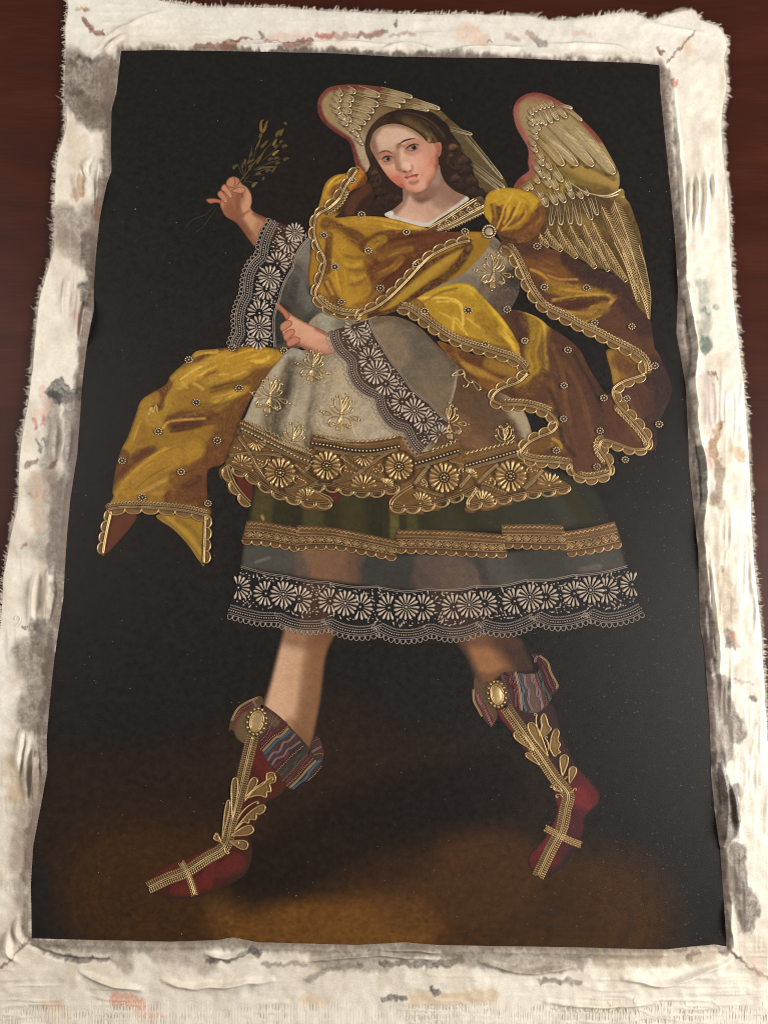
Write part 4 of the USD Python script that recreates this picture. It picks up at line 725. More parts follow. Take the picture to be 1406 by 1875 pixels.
finger(HND, "556,1100 570,1070 620,1040 655,1050 650,1085 610,1120 580,1142 560,1130", (186, 118, 92), (120, 66, 50), None, D, 8); finger(HND, "582,1160 600,1135 650,1105 700,1120 695,1155 650,1180 610,1195 590,1186", (184, 116, 92), (120, 66, 50), None, D, 8)

# cape over the breast
CF = region(ART, 'cape_front', P("655,304 663,310 672,322 668,338 640,352 626,385 614,398 650,395 690,396 722,401 752,409 784,418 812,424 846,424 880,424 895,424 892,432 860,442 838,452 800,470 782,480 764,492 746,512 722,536 705,550 686,564 662,574 654,586 640,584 613,578 592,566 579,550 576,537 581,523 590,500 594,480 588,463 578,440 574,418 575,404 582,380 588,360 592,345 600,330 615,320 633,317 644,309"), (146, 106, 36),
   [st(A("330,640 360,680 350,720 280,790"), 6, 8, (160, 100, 38), .9), st(A("130,800 180,720 260,670 320,630"), 4, 8, (172, 132, 48), .9), st(A("160,790 200,740"), 3, 6, (112, 66, 34), .8), st(A("420,700 360,780 300,850 260,900"), 12, 12, (84, 50, 30), .95), st(A("400,760 320,830 240,900 180,950"), 6, 8, (46, 31, 25), .95),
    st(EE("260,120 400,90 560,100 760,140 950,180 1150,215"), 10, 12, (164, 124, 44), .95), st(EE("900,160 1050,200 1180,225"), 2, 5, (188, 148, 66), .9), st(EE("180,140 300,200 420,250 520,320"), 9, 9, (92, 54, 30), .95), st(EE("200,220 320,260 460,330 560,420"), 3, 8, (120, 80, 34), .7), st(EE("520,330 620,270 760,250 950,250 1300,220"), 10, 8, (92, 52, 30), .97), st(EE("640,330 800,290 1000,260 1250,260"), 8, 10, (88, 48, 30), .95), st(EE("660,270 580,310 540,360"), 6, 8, (140, 104, 36), .9),
    st(EE("560,460 700,400 850,350 1100,310"), 10, 12, (112, 70, 32), .85), st(EE("480,640 640,520 800,430 960,360 1100,320"), 14, 14, (90, 50, 30), .92), st(EE("460,760 560,700 700,610 860,500"), 14, 14, (96, 56, 30), .9), st(EE("560,790 660,700 780,600 900,480"), 8, 10, (84, 46, 28), .85), st(EE("640,440 780,380 900,350"), 3, 8, (132, 92, 36), .7), st(EE("620,580 740,520 820,440"), 3, 8, (128, 88, 36), .7),
    st(EE("240,300 300,450 340,620 380,760"), 16, 24, (160, 120, 40), .9), st(EE("360,480 420,560 480,700"), 12, 18, (150, 112, 38), .8), st(EE("200,240 190,400 180,540"), 5, 7, (96, 58, 32), .9), st(EE("300,400 420,430 540,420"), 2, 5, (116, 82, 32), .7, True), st(EE("330,520 460,540 560,500"), 2, 6, (120, 84, 32), .7, True), st(EE("340,650 430,660 520,600"), 2, 6, (118, 82, 32), .7, True), st(EE("300,470 400,500 500,470"), 2, 5, (180, 140, 56), .6, True), st(EE("350,590 450,610 520,560"), 2, 5, (176, 136, 54), .6, True),
    st(EE("170,610 200,690 260,790"), 5, 7, (104, 68, 30), .9), st(EE("180,640 230,740"), 1.2, 4, (168, 128, 52), .8), st(EE("160,790 300,880 430,910"), 7, 8, (112, 78, 34), .9), st(EE("420,860 520,820 620,720"), 5, 9, (120, 82, 34), .8), st(None, .4, 3, (90, 60, 30), .5, kind='edge')], step=2.2, layer=8, hairs=7, label='yellow cape drawn across the breast')
region(CF, 'hood_shadow', P("668,338 678,326 690,345 684,365 690,390 676,394 650,394 628,396 612,398 624,382 632,362 645,348"), (52, 34, 26), [st(P("672,345 650,365 640,385"), 5, 8, (88, 52, 34), .8)], step=2.2, layer=3)
UF = region(ART, 'cape_fold', P("895,426 900,432 888,460 860,490 836,508 800,525 766,546 742,562 712,574 690,578 662,586 655,586 664,574 690,562 720,540 748,512 768,490 800,469 850,446"), (140, 104, 34),
   [st(EE("620,900 760,800 900,700 1100,540 1300,380 1380,320"), 3, 8, (168, 130, 46), .85), st(EE("560,900 680,820 840,660 1000,520 1200,390 1390,300"), 3.5, 6, (76, 44, 28), .95), st(EE("1400,340 1320,470 1200,590 1060,680 940,770 820,860 700,910 560,940"), 5, 6, (66, 38, 28), .97)], step=2.2, layer=7)
region(CF, 'side_fold', EE("60,262 90,320 135,410 152,480 135,560 108,620 72,722 28,660 18,560 38,400"), (150, 108, 38), [st(None, .8, 5, (84, 46, 30), .9, kind='edge')], step=2.2, layer=4)
YD = region(ART, 'cape_drape', P("760,547 784,533 812,523 837,518 850,518 866,524 886,546 912,573 933,601 950,632 954,652 972,674 969,682 949,665 911,652 864,642 832,629 800,612 773,593 748,574 726,565 735,558"), (156, 120, 36),
   [st(EE("1000,780 1150,700 1300,680 1400,700"), 7, 12, (170, 134, 44), .9), st(F("60,480 220,480 300,510 380,600 500,740 600,860 690,1010"), 5, 10, (170, 138, 40), .9), st(EE("960,780 1100,770 1280,790 1340,860 1350,1000"), 1, 2.5, (202, 168, 76), .9), st(EE("1000,820 1150,730 1300,690"), 1, 3, (110, 84, 30), .8), st(EE("1150,900 1260,960 1350,1060"), .8, 2, (190, 156, 66), .8), st(EE("1260,930 1270,1040 1260,1130"), .8, 2, (186, 152, 66), .8), st(F("130,880 140,780 160,760 200,800 260,910"), .8, 2, (194, 160, 70), .8), st(F("0,620 150,620 210,680 220,820"), .9, 2.4, (200, 166, 74), .8), st(F("260,760 330,820 400,860 450,910"), .8, 2.2, (190, 154, 64), .8),
    st(F("340,560 420,680 540,840"), 3, 7, (140, 106, 32), .7), st(F("380,760 480,880 600,960 700,1060"), 8, 12, (124, 92, 32), .8), st(EE("860,800 960,830 1050,960 1200,1080"), 5, 8, (116, 82, 34), .9), st(F("0,860 200,940 400,1000 600,1050"), 6, 8, (110, 78, 34), .85), st(F("540,860 640,980 700,1080"), 3, 6, (176, 140, 48), .7), st(None, .3, 3, (88, 62, 28), .5, kind='edge')], step=2.2, layer=8, hairs=7, label='bright yellow drape lying over the sleeve')
region(YD, 'lower_fold', P("800,625 824,655 846,677 866,695 890,712 906,718 930,706 964,684 950,670 911,658 864,648 830,634"), (112, 72, 32), [st(F("120,1080 300,1200 480,1260 560,1280"), 3, 8, (160, 120, 46), .85), st(F("230,1080 380,1140 560,1250"), 6, 9, (80, 46, 28), .95), st(F("440,1150 560,1200 700,1210"), 5, 9, (140, 102, 38), .9), st(F("500,1360 620,1300 740,1240"), 4, 8, (128, 94, 40), .8), st(F("100,1020 200,1190 330,1300"), 3, 6, (80, 46, 30), .9)], step=2.2, layer=7)
PUFF = region(ART, 'shoulder_puff', B("25,870 48,800 110,765 200,755 290,770 372,800 432,850 462,930 442,1020 402,1092 330,1142 240,1152 150,1132 108,1072 60,1002 25,950"), (158, 122, 34),
   [st(B("80,830 200,790 320,810 400,880"), 10, 14, (170, 134, 42), .9), st(B("130,1080 240,1110 360,1060 440,960"), 14, 16, (92, 54, 32), .95), st(B("110,1040 200,1010 300,1010 380,990"), 9, 14, (110, 70, 34), .85), st(B("100,880 110,960 100,1020"), 3, 5, (112, 76, 34), .8), st(B("90,920 80,980 70,1000"), 2, 5, (180, 144, 48), .8), st(B("160,900 150,960 180,1010"), 4, 6, (104, 66, 34), .9), st(B("205,890 195,960 170,1010"), 1.5, 4, (182, 144, 54), .9), st(B("75,1060 90,960 75,880"), 2, 3, (104, 68, 32), .9), st(B("120,1070 135,980 125,900"), 2.5, 4, (86, 52, 30), .95), st(B("140,1080 190,1000 240,900"), 1.2, 2.5, (84, 52, 30), .9), st(B("150,1085 260,1010 330,890"), 1.6, 3, (98, 62, 32), .9), st(B("160,1095 300,1050 420,940"), 1.8, 3, (92, 58, 32), .9), st(B("115,1050 150,960 175,880 230,800"), .9, 2.2, (190, 152, 58), .85), st(B("150,1060 230,970 280,860"), .9, 2.2, (188, 150, 56), .8), st(B("290,1000 220,1040 160,1050"), 1.4, 4, (164, 122, 48), .8), st(B("330,880 330,960 260,1030"), 3, 7, (140, 102, 36), .8), st(B("430,880 445,950 400,1060"), 4, 8, (110, 70, 36), .9), st(B("100,1080 150,1125 240,1145"), 4, 7, (62, 42, 32), .9), st(None, .3, 4, (96, 66, 34), .6, kind='edge')], step=2.0, layer=9, hairs=8)
# ---------------------------------------------------------------- raised work
GOLDB, GOLDD = (122, 88, 46), (50, 32, 16)

def widths(p, d, side):
    return off(p, side * d)

def flower(parent, c, r, n=14, a0=0.0, span=360.0, mat='lace_white', r0=.32, ring=True, name='flower', layer=12, squash=1.0, rot=0.0, pw=.104):
    """a daisy of raised petals; span below 360 makes a half flower that opens towards a0 (degrees, clockwise from the right)"""
    m = MB(layer); c = np.asarray(c, float)
    if span >= 360:
        ang = a0 + np.arange(n) * 360 / n
    else:
        ang = a0 + np.linspace(-span / 2, span / 2, n)
    for k in ang:
        t = math.radians(k + rng.normal(0, 1.2)); d = np.array([math.cos(t), math.sin(t) * squash])
        rr = r * rng.uniform(.95, 1.03)
        m.petal(c + d * r * r0, c + d * rr * .97, max(r * pw, 1.3) * (1 if span >= 360 else 1.0))
    if ring:
        for k in range(9):
            t = k * 2 * np.pi / 9
            m.bead(c + np.array([math.cos(t), math.sin(t) * squash]) * max(r * .23, 2.6), max(r * .052, .85), n=6)
        m.bead(c, max(r * .1, 1.5))
    else:
        m.bead(c, max(r * .085, 1.5))
    return m.build(parent, name, mat)

def inner_side(outer, inner):
    p = cr(outer, 4.0); q = cr(inner, 4.0)
    n = normals(p); mid = len(p) // 2
    d = q[np.argmin(np.linalg.norm(q - p[mid], axis=1))] - p[mid]
    return 1.0 if d @ n[mid] > 0 else -1.0

def lace(name, outer, inner, full, half, base, strokes, label, loop=8.6, rows=(0, 3.2, 7.4, 11.4, 13.0, 15.6), fillers=110, layer=9):
    """a white lace band: dark net, loops, lines, pearls, a twisted row and daisies"""
    po, pi = cr(outer, 2.0), cr(inner, 2.0)
    s = inner_side(outer, inner)
    if np.linalg.norm(po[0] - pi[0]) > np.linalg.norm(po[0] - pi[-1]):
        pi = pi[::-1]
    pol = Polygon(np.vstack([off(po, -s * .6), pi[::-1]])).buffer(0)
    pol = max(pol.geoms, key=lambda g: g.area) if hasattr(pol, 'geoms') else pol
    par = region(ART, name, pol, base, strokes, step=2.2, layer=layer, label=label)
    L_ = layer + .5
    m = MB(L_); q = resample(off(po, -s * .3), loop)
    for a, b in zip(q[:-1], q[1:]):
        m.arc(a + (b - a) * .06, b - (b - a) * .06, -s, loop * .82, .66)
    m.build(par, 'loop_edging', 'lace_line')
    m = MB(L_)
    for d in (rows[0], rows[1], rows[3]):
        m.ridge(resample(off(po, s * d), 2.2), .62, .8, raw=True)
    for d in (-.8, -3.6):
        m.ridge(resample(off(pi, -s * d), 2.2), .62, .8, raw=True)
    m.build(par, 'border_line', 'lace_line')
    m = MB(L_)
    for c in resample(off(po, s * rows[2]), 4.4):
        m.bead(c, 1.3 * rng.uniform(.9, 1.1))
    m.build(par, 'pearl_row', 'lace_white')
    MB(L_).zigzag(off(po, s * rows[5]), 4.4, 1.5, .5).build(par, 'twisted_row', 'lace_line')
    for c, r in full:
        flower(par, c, r * 1.04, 15, rng.uniform(0, 25), layer=L_ + 1)
    for c, r, a in half:
        flower(par, c, r * 1.04, 10, a, 215, ring=False, name='half_flower', layer=L_)
    # small dots and leaflets between the flowers
    m = MB(L_); shr = Polygon(np.vstack([off(po, s * (rows[5] + 3.5)), pi[::-1]])).buffer(-2.5)
    allf = [(c, r) for c, r in full] + [(np.asarray(c) + 0, r) for c, r, a in half]
    lo, hi = po.min(0), po.max(0); lo, hi = np.minimum(lo, pi.min(0)), np.maximum(hi, pi.max(0)); k = 0
    for _ in range(fillers * 60):
        c = rng.uniform(lo, hi)
        if not shr.contains(shapely.Point(*c)):
            continue
        if min(np.linalg.norm(c - f) - r for f, r in allf) < 1.0 or (k and min(np.linalg.norm(c - o) for o in done) < 4.2):
            continue
        done = [c] if k == 0 else done + [c]; k += 1
        if rng.random() < .5:
            m.bead(c, rng.uniform(1.0, 1.7), n=6)
        else:
            a = rng.uniform(0, 6.28); d = np.array([math.cos(a), math.sin(a)]) * 3.6
            m.petal(c - d, c + d, 1.5)
        if k > fillers:
            break
    m.build(par, 'leaflet', 'lace_white', kind='stuff')
    return par

def ff(tl, txt, sc):
    return [(tl(a)[0], float(r) / sc) for a, r in (x.split(':') for x in txt.split())]
def fh(tl, txt, sc):
    return [(tl(a)[0], float(r) / sc, float(g)) for a, r, g in (x.split(':') for x in txt.split())]

NET, NETB = (27, 26, 27), (66, 46, 38)
lace('lace_cuff', D("450,98 400,190 360,300 345,405|270,480 225,590 210,740|165,830 140,950 150,1070|115,1130 100,1185"), D("790,235 705,325 650,420 628,515|570,610 530,710 512,785|480,880 465,960 465,1050|470,1120 472,1200"),
     ff(D, "440,597:98 352,1025:100 655,215:84", 4.687), fh(D, "600,290:98:100 505,478:100:-60 410,700:92:95 352,905:104:-80 345,1130:92:90", 4.687), NET,
     [st(D("480,120 560,240 620,330 600,400"), 18, 16, NETB, .9)], 'white lace cuff of the raised arm on black')
lace('lace_cuff', GG("108,218 120,300 170,400 265,492|270,580 320,680 410,760 500,800|520,890 580,990 660,1060 748,1085|775,1150 820,1220 880,1275"), GG("440,122 482,240 560,372 640,498 728,608|800,715 880,790 955,840|1020,915 1112,1002"),
     ff(GG, "508,572:106 835,900:108", 4.687), fh(GG, "325,185:94:100 358,252:92:80 455,460:98:-110 590,668:100:40 732,822:98:200 915,982:98:45 1052,1106:86:-130", 4.687), (66, 50, 42),
     [st(GG("150,240 240,420 300,600"), 16, 20, (74, 56, 46), .7), st(GG("700,800 850,900 1000,1000"), 22, 20, (54, 42, 36), .8)], 'white lace cuff of the pointing arm on brown')
lace('lace_hem', [M("60,684 160,712 270,735 382,738")] + [M("382,738 450,768 540,788 640,788 710,772"), M("710,772 780,805 880,825 970,822 1035,802"), M("1035,802 1110,836 1200,848 1290,838 1362,812"), N("30,770 110,795 200,797 290,775 355,745"), N("355,745 430,765 520,765 610,735 685,695"), N("685,695 760,725 850,725 940,705 1008,680"), N("1008,680 1090,705 1170,700 1260,675 1330,640")],
     [M("140,385 300,430 450,452"), M("450,455 580,480 718,490"), M("720,494 870,518 1033,516"), M("1035,522 1200,546 1350,534"), N("90,512 220,508 310,486"), N("312,490 480,484 620,450"), N("622,455 770,448 920,418"), N("922,422 1080,405 1235,366")],
     ff(M, "417,557:84 815,615:84 1207,640:84", 3.515) + ff(N, "263,595:80 635,548:82 1005,505:84", 3.348), fh(M, "305,552:80:180 518,588:84:0 718,600:80:180 911,638:84:0 1097,643:82:180 1312,643:84:0 128,514:78:0", 3.515) + fh(N, "168,608:78:180 356,588:78:0 542,573:80:180 732,547:78:0 907,526:78:180 1100,505:78:0 1262,470:76:180", 3.348), NET,
     [st(M("640,520 620,760"), 22, 14, (70, 50, 38), .95), st(M("560,560 740,600"), 12, 16, (70, 48, 38), .8), st(N("100,520 140,600 200,720"), 20, 14, (62, 44, 36), .9), st(N("230,520 300,700"), 14, 14, (58, 42, 36), .8)],
     'black net lace hem with raised white daisies', fillers=260, loop=10.2, rows=(0, 3.4, 8.0, 12.4, 14, 17.4))

# --- gold trims
TCOUNT = [0]
def trim(name, path, out, sc=23.0, depth=10.0, cords=(), parent=ART, layer=12, lines=2.4, skip=(), label=None):
    """a gold scalloped edging: two raised lines, scallops on one side and, on stretches given by cords (from, to along the path), a twisted cord and a zigzag on the other"""
    TCOUNT[0] += 1; layer = layer + .9 * (TCOUNT[0] % 4)
    p = cr(path, 2.0); n = len(p)
    st_ = [st(resample(p, 6.0), 2.2, 4, GOLDD, .75, rough=.2)]
    band = shapely.LineString(p).buffer(3.6)
    q = resample(off(p, out * 2.2), sc)
    cells = []
    for k, (a, b) in enumerate(zip(q[:-1], q[1:])):
        d = b - a; ln = np.linalg.norm(d)
        if ln < 4:
            continue
        nn = np.array([-d[1], d[0]]) / ln
        t = np.linspace(0, np.pi, 11); x = .5 - .5 * np.cos(t)
        y = np.sin(t) ** .75 * depth * min(1, ln / sc) * rng.uniform(.92, 1.08)
        cells.append((a, b, a + d * x[:, None] + nn * (out * y)[:, None]))
    sub = []
    for u0, u1 in cords:
        s_ = p[int(u0 * n):max(int(u1 * n), int(u0 * n) + 3)]
        sub.append(s_)
        band = band.union(shapely.LineString(off(s_, -out * 5.0)).buffer(6.0))
    band = band.union(shapely.union_all([Polygon(c[2]).buffer(1.4) for c in cells]))
    band = max(band.geoms, key=lambda g: g.area) if hasattr(band, 'geoms') else band
    if sub:
        st_ += [st(resample(off(s_, -out * 5.2), 6.0), 2.0, 2.5, GOLDD, .6, rough=.2) for s_ in sub]
    par = region(parent, name, band, GOLDB, st_, step=2.4, layer=layer, mat='gold_paint', **({'label': label} if label else {}))
    m = MB(layer + .4)
    m.ridge(resample(off(p, out * lines / 2), 2.2), .95, 1.1, raw=True); m.ridge(resample(off(p, -out * lines / 2), 2.2), .95, 1.1, raw=True)
    m.build(par, 'edge_line', 'gold')
    for a, b, c in cells:
        m = MB(layer + .4)
        m.ridge(resample(c, 2.0), 1.15, 1.4, raw=True)
        m.build(par, 'scallop', 'gold')
    for s_ in sub:
        MB(layer + .4).cord(off(s_, -out * 5.2), 3.2, 2.1, .85).build(par, 'twisted_cord', 'gold')
        MB(layer + .4).zigzag(off(s_, -out * 9.3), 6.6, 1.9, .8).build(par, 'zigzag', 'gold')
    return par

trim('gold_trim', [A("332,632 300,680 262,730 240,770"), A("240,770 215,820 150,880 85,915 60,950"), EE("82,110 70,180 82,270 110,340 150,410 168,470"), EE("168,470 145,560 120,640 85,710 82,760")], 1, 24, 9, label='scalloped gold trim down the left side of the breast cape', cords=[(.16, .36)])
trim('gold_trim', EE("84,760 120,810 200,870 300,910 400,922 470,918"), 1, 24, 9, cords=[(.04, .96)])
trim('gold_trim', EE("1406,285 1300,308 1150,372 1050,432 960,522 870,622 760,732 680,802 590,862 480,912 446,966"), 1, 24.5, 10, label='long scalloped gold trim running diagonally across the breast')
RT = [P("728,563 748,566 773,583 800,603 832,622 864,634 911,648 945,660 966,682"), P("966,684 948,700 920,710 904,722 902,733 918,741"), P("918,741 952,741 980,746 1003,755 1018,770 1018,782 1008,792 990,799 968,810 955,824 953,831 962,839 984,844 1015,846 1045,850"), P("1045,850 1048,864 1060,873 1080,876 1108,870 1117,866 1116,856 1108,838 1099,826 1097,813 1106,806 1130,813 1155,822 1178,823 1188,814 1183,800 1168,780 1147,758 1130,740 1122,722 1124,710 1140,699 1164,691 1180,686"), P("1182,684 1181,668 1172,654 1149,639 1122,626 1090,609 1060,596 1040,584 1003,566 986,552 969,527 953,493 942,470 932,456 919,450")]
TR = [('scalloped gold trim of the yellow drape', 0, 1, [(.03, .97)], 23), (None, 1, 1, [], 21), (None, 2, 1, [(.01, .30), (.62, .99)], 22), (None, 3, 1, [(.07, .22), (.26, .36), (.56, .78)], 22), ('scalloped gold trim on the dark back of the cape', 4, -1, [(.02, .97)], 24)]
for lab, k, o, cd, sc in TR:
    trim('gold_trim', RT[k], o, sc, 10, cords=cd, label=lab)
trim('gold_trim', I("150,1222 280,1205 500,1212 700,1232 868,1270"), 1, 29, 10, cords=[(.02, .98)], label='gold trim across the end of the cape tail')
trim('gold_trim', I("172,1235 150,1330 128,1440 112,1540"), 1, 20, 9)
trim('gold_trim', I("846,1268 842,1380 838,1500 834,1605"), -1, 22, 9)

# --- small pearl rosettes scattered on the cape
ROS = P("662,393 744,425 674,459 613,489 593,431 761,484 696,528 625,553 777,570 857,568 645,330 851,424 888,631 960,624 1039,641 1032,706 996,526 1073,527 983,451 1088,591 1156,598 1198,670 1105,729 1147,730 1206,777 1098,789 1144,842 1092,855 1018,825 1031,767 346,659 438,711 360,737 290,790 398,807 224,844 332,864 261,911 381,922 425,637 520,642 928,567")
for c in ROS:
    m = MB(18); r = rng.uniform(5.6, 6.4); a0 = rng.uniform(0, 1)
    sq = .85
    for k in range(9):
        t = a0 + k * 2 * np.pi / 9
        m.bead(c + np.array([math.cos(t), math.sin(t) * sq]) * r, 1.45, 1.5)
    m.bead(c, 1.7, 2.0)
    pos = m.build(ART, 'rosette', 'pale_gold')
    th = np.linspace(0, 2 * np.pi, 17)[:-1]
    region(pos, 'disc', c + 7.4 * np.c_[np.cos(th), sq * np.sin(th)], (58, 38, 28), [], step=2.0, layer=17, mat='gold_paint')
BRO = P("895,424")[0]
m = MB(19); th = np.linspace(0, 2 * np.pi, 25)[:-1]
m.plate(BRO + 7.2 * np.c_[np.cos(th), .95 * np.sin(th)], 1.5)
for k in range(17):
    t = k * 2 * np.pi / 17; m.bead(BRO + 11.5 * np.array([math.cos(t), .95 * math.sin(t)]), 1.9)
bro = m.build(ART, 'brooch', 'pale_gold', label='round pearled brooch on the shoulder')
region(bro, 'disc', BRO + 13.5 * np.c_[np.cos(th), np.sin(th)], (60, 44, 32), [], step=2.2, layer=18, mat='gold_paint')

# --- neck band
pi = [A("800,1002 880,958 960,905 1088,826"), A("850,1022 960,966 1060,905 1146,858")]
m = MB(7)
for p in (A("782,1006 880,952 960,900 1080,820"), A("792,1012 890,958 970,906 1098,826"), A("836,1024 950,968 1050,912 1146,860"), A("842,1030 955,976 1056,920 1146,870"), A("900,1022 1000,975 1146,905")):
    m.ridge(p, .8, .9)
m.build(COLLAR, 'edge_line', 'gold')
for c in A("868,1000 912,975 958,945 1005,918 1052,890 1100,864"):
    m = MB(7); th = np.linspace(0, 2 * np.pi, 15)
    m.ridge(c + 4.6 * np.c_[np.cos(th), np.sin(th)], .95); m.bead(c, 1.7)
    d = 6.5 * np.array([-.45, -.9]); m.ridge(np.array([c + d, c + [8, -1.0]]), .7); m.ridge(np.array([c - d, c + [-6.8, 1]]), .7)
    m.build(COLLAR, 'ring_ornament', 'gold')
MB(7).cord(A("870,1026 960,986 1060,932 1146,885"), 3, 2.0, .8).build(COLLAR, 'twisted_cord', 'gold')
m = MB(7)
for c in resample(A("900,1030 1000,985 1060,955 1140,915"), 5.5):
    m.bead(c, 1.2)
m.build(COLLAR, 'pearl_row', 'gold')

# --- feathers
def hook_feather(par, tip, back, w, name='feather', layer=3, mat='pale_gold', lw=1.1):
    """a small covert: a raised U that opens back towards the wing's root"""
    tip, back = np.asarray(tip, float), np.asarray(back, float)
    d = tip - back; L_ = np.linalg.norm(d); d /= L_; n = np.array([-d[1], d[0]])
    t = np.linspace(-1, 1, 17)
    x = 1 - np.abs(t) ** 2.6; y = np.sign(t) * np.abs(t) ** .72
    q = tip - d * (L_ * (1 - x))[:, None] + n * (w * y)[:, None]
    k = np.interp(np.linspace(0, 1, 17), [0, .3, .42, .5, .58, .7, 1], [.25, .55, .95, 1.25, .95, .55, .25])
    m = MB(layer); m.ridge(q, lw, lw * 1.25, prof=list(k), step=1.5)
    m.ridge(np.array([back + n * w * .3, tip - d * 2.5 + n * w * .1]), .6, .6, prof=[.3, .8, 1, .4])
    return m.build(par, name, mat)
def hooks(par, tl, txt, sc, layer=3):
    for it in txt.split():
        a, b, w = it.split(':')
        hook_feather(par, tl(a)[0], tl(b)[0], float(w) / sc, layer=layer)
hooks(LW, A, LWH, 3.515)
# long pinions of the far wing
m = None
for a, b, w in (("1068,405", "930,370", 14), ("1262,688", "1030,410", 16), ("1278,748", "1070,590", 14), ("1240,760", "1090,640", 12)):
    hook_feather(LW, A(a)[0], A(b)[0], w / 3.515, layer=3, lw=.75)
hooks(RW, B, RWH, 3.906)
for a, b, w in (("590,592", "405,370", 40), ("690,594", "425,335", 40), ("802,596", "515,290", 46), ("955,652", "640,285", 50)):
    hook_feather(RW, B(a)[0], B(b)[0], w / 3.906, layer=3, lw=.9)
def plume(par, rachis, wl, wr, gap=4.8, slant=.9, layer=3, lw=.85, label=None):
    """a flight feather: shaft, barbs and rounded edge as raised lines on a dark vane; wl, wr are (start, middle, end) half widths"""
    p = cr(rachis, gap); n = len(p); u = np.linspace(0, 1, n)
    nn = normals(p); tt = np.c_[nn[:, 1], -nn[:, 0]]
    W = [np.interp(u, np.linspace(0, 1, len(w)), w) for w in (wl, wr)]
    m = MB(layer)
    m.ridge(p, .8, 1.0, raw=True)
    for s, w in ((-1, W[0]), (1, W[1])):
        for k in range(1, n - 1):
            if w[k] < 1.2:
                continue
            a = p[k] + nn[k] * s * .5
            b = p[k] + nn[k] * s * w[k] + tt[k] * w[k] * slant
            c = (a + b) / 2 + tt[k] * w[k] * .1
            m.ridge(np.array([a, c, b]), lw * rng.uniform(.8, 1.15), .8, prof=[1, .9, .5], raw=True)
    e = [off(p, s * w) + tt * (w * slant)[:, None] for s, w in ((-1, W[0]), (1, W[1]))]
    kw = {'label': label} if label else {}
    m.ridge(resample(np.vstack([e[0][n // 3:], e[1][n // 3:][::-1]]), 2.0), .8, 1.0, raw=True)
    return m.build(par, 'feather', 'gold', **kw)
for r, wl, wr in (("420,1075 440,1120 478,1168", (3, 5, 2), (5, 6, 3)), ("470,1030 500,1110 570,1195", (3, 5, 3), (8, 10, 4)), ("548,1020 600,1130 680,1245", (4, 6, 3), (9, 11, 4)), ("632,1015 720,1170 815,1318", (4, 6, 3), (10, 12, 4)), ("730,1010 820,1180 910,1338", (4, 6, 3), (10, 12, 4)), ("792,990 900,1200 1035,1412", (4, 6, 3), (11, 13, 4)),
                  ("860,880 960,1080 1060,1300 1120,1560", (6, 10, 12, 8, 3), (8, 9, 8, 6, 2)), ("950,842 1030,1050 1110,1300 1180,1530 1202,1690", (9, 15, 16, 10, 1), (12, 18, 16, 9, 1))):
    plume(RW, B(r), wl, wr)
for a, b, w in (("500,1022", "520,885", 22), ("572,1018", "570,870", 26), ("642,1012", "625,862", 26), ("710,1022", "672,845", 26), ("790,982", "738,832", 28), ("832,948", "795,825", 22)):
    hook_feather(RW, B(a)[0], B(b)[0], w / 3.906, layer=4, lw=1.0)
m = MB(4)
for q in ("800,800 900,822 985,800", "640,720 760,790 900,810 1000,770", "980,770 1005,765 1018,772", "1000,820 1030,820"):
    m.ridge(B(q), .9)
m.build(RW, 'covert_edge', 'pale_gold')
# fine barbs brushed on the broad pale feathers, as low raised lines
m = MB(2)
for r, w in (("520,285 600,380 700,480 790,580", 11), ("430,345 500,430 600,520 680,585", 9), ("640,290 760,430 860,540 945,640", 12)):
    p = cr(B(r), 3.0); nn = normals(p); tt = np.c_[nn[:, 1], -nn[:, 0]]
    for k in range(2, len(p) - 2):
        s = math.sin(math.pi * k / len(p)) * w
        m.ridge(np.array([p[k] - nn[k] * s * .1, p[k] - nn[k] * s + tt[k] * s * .7]), .55, .4); m.ridge(np.array([p[k] + nn[k] * s * .1, p[k] + nn[k] * s * .6 + tt[k] * s * .5]), .55, .4)
m.build(RW, 'barb', 'pale_gold', kind='stuff')

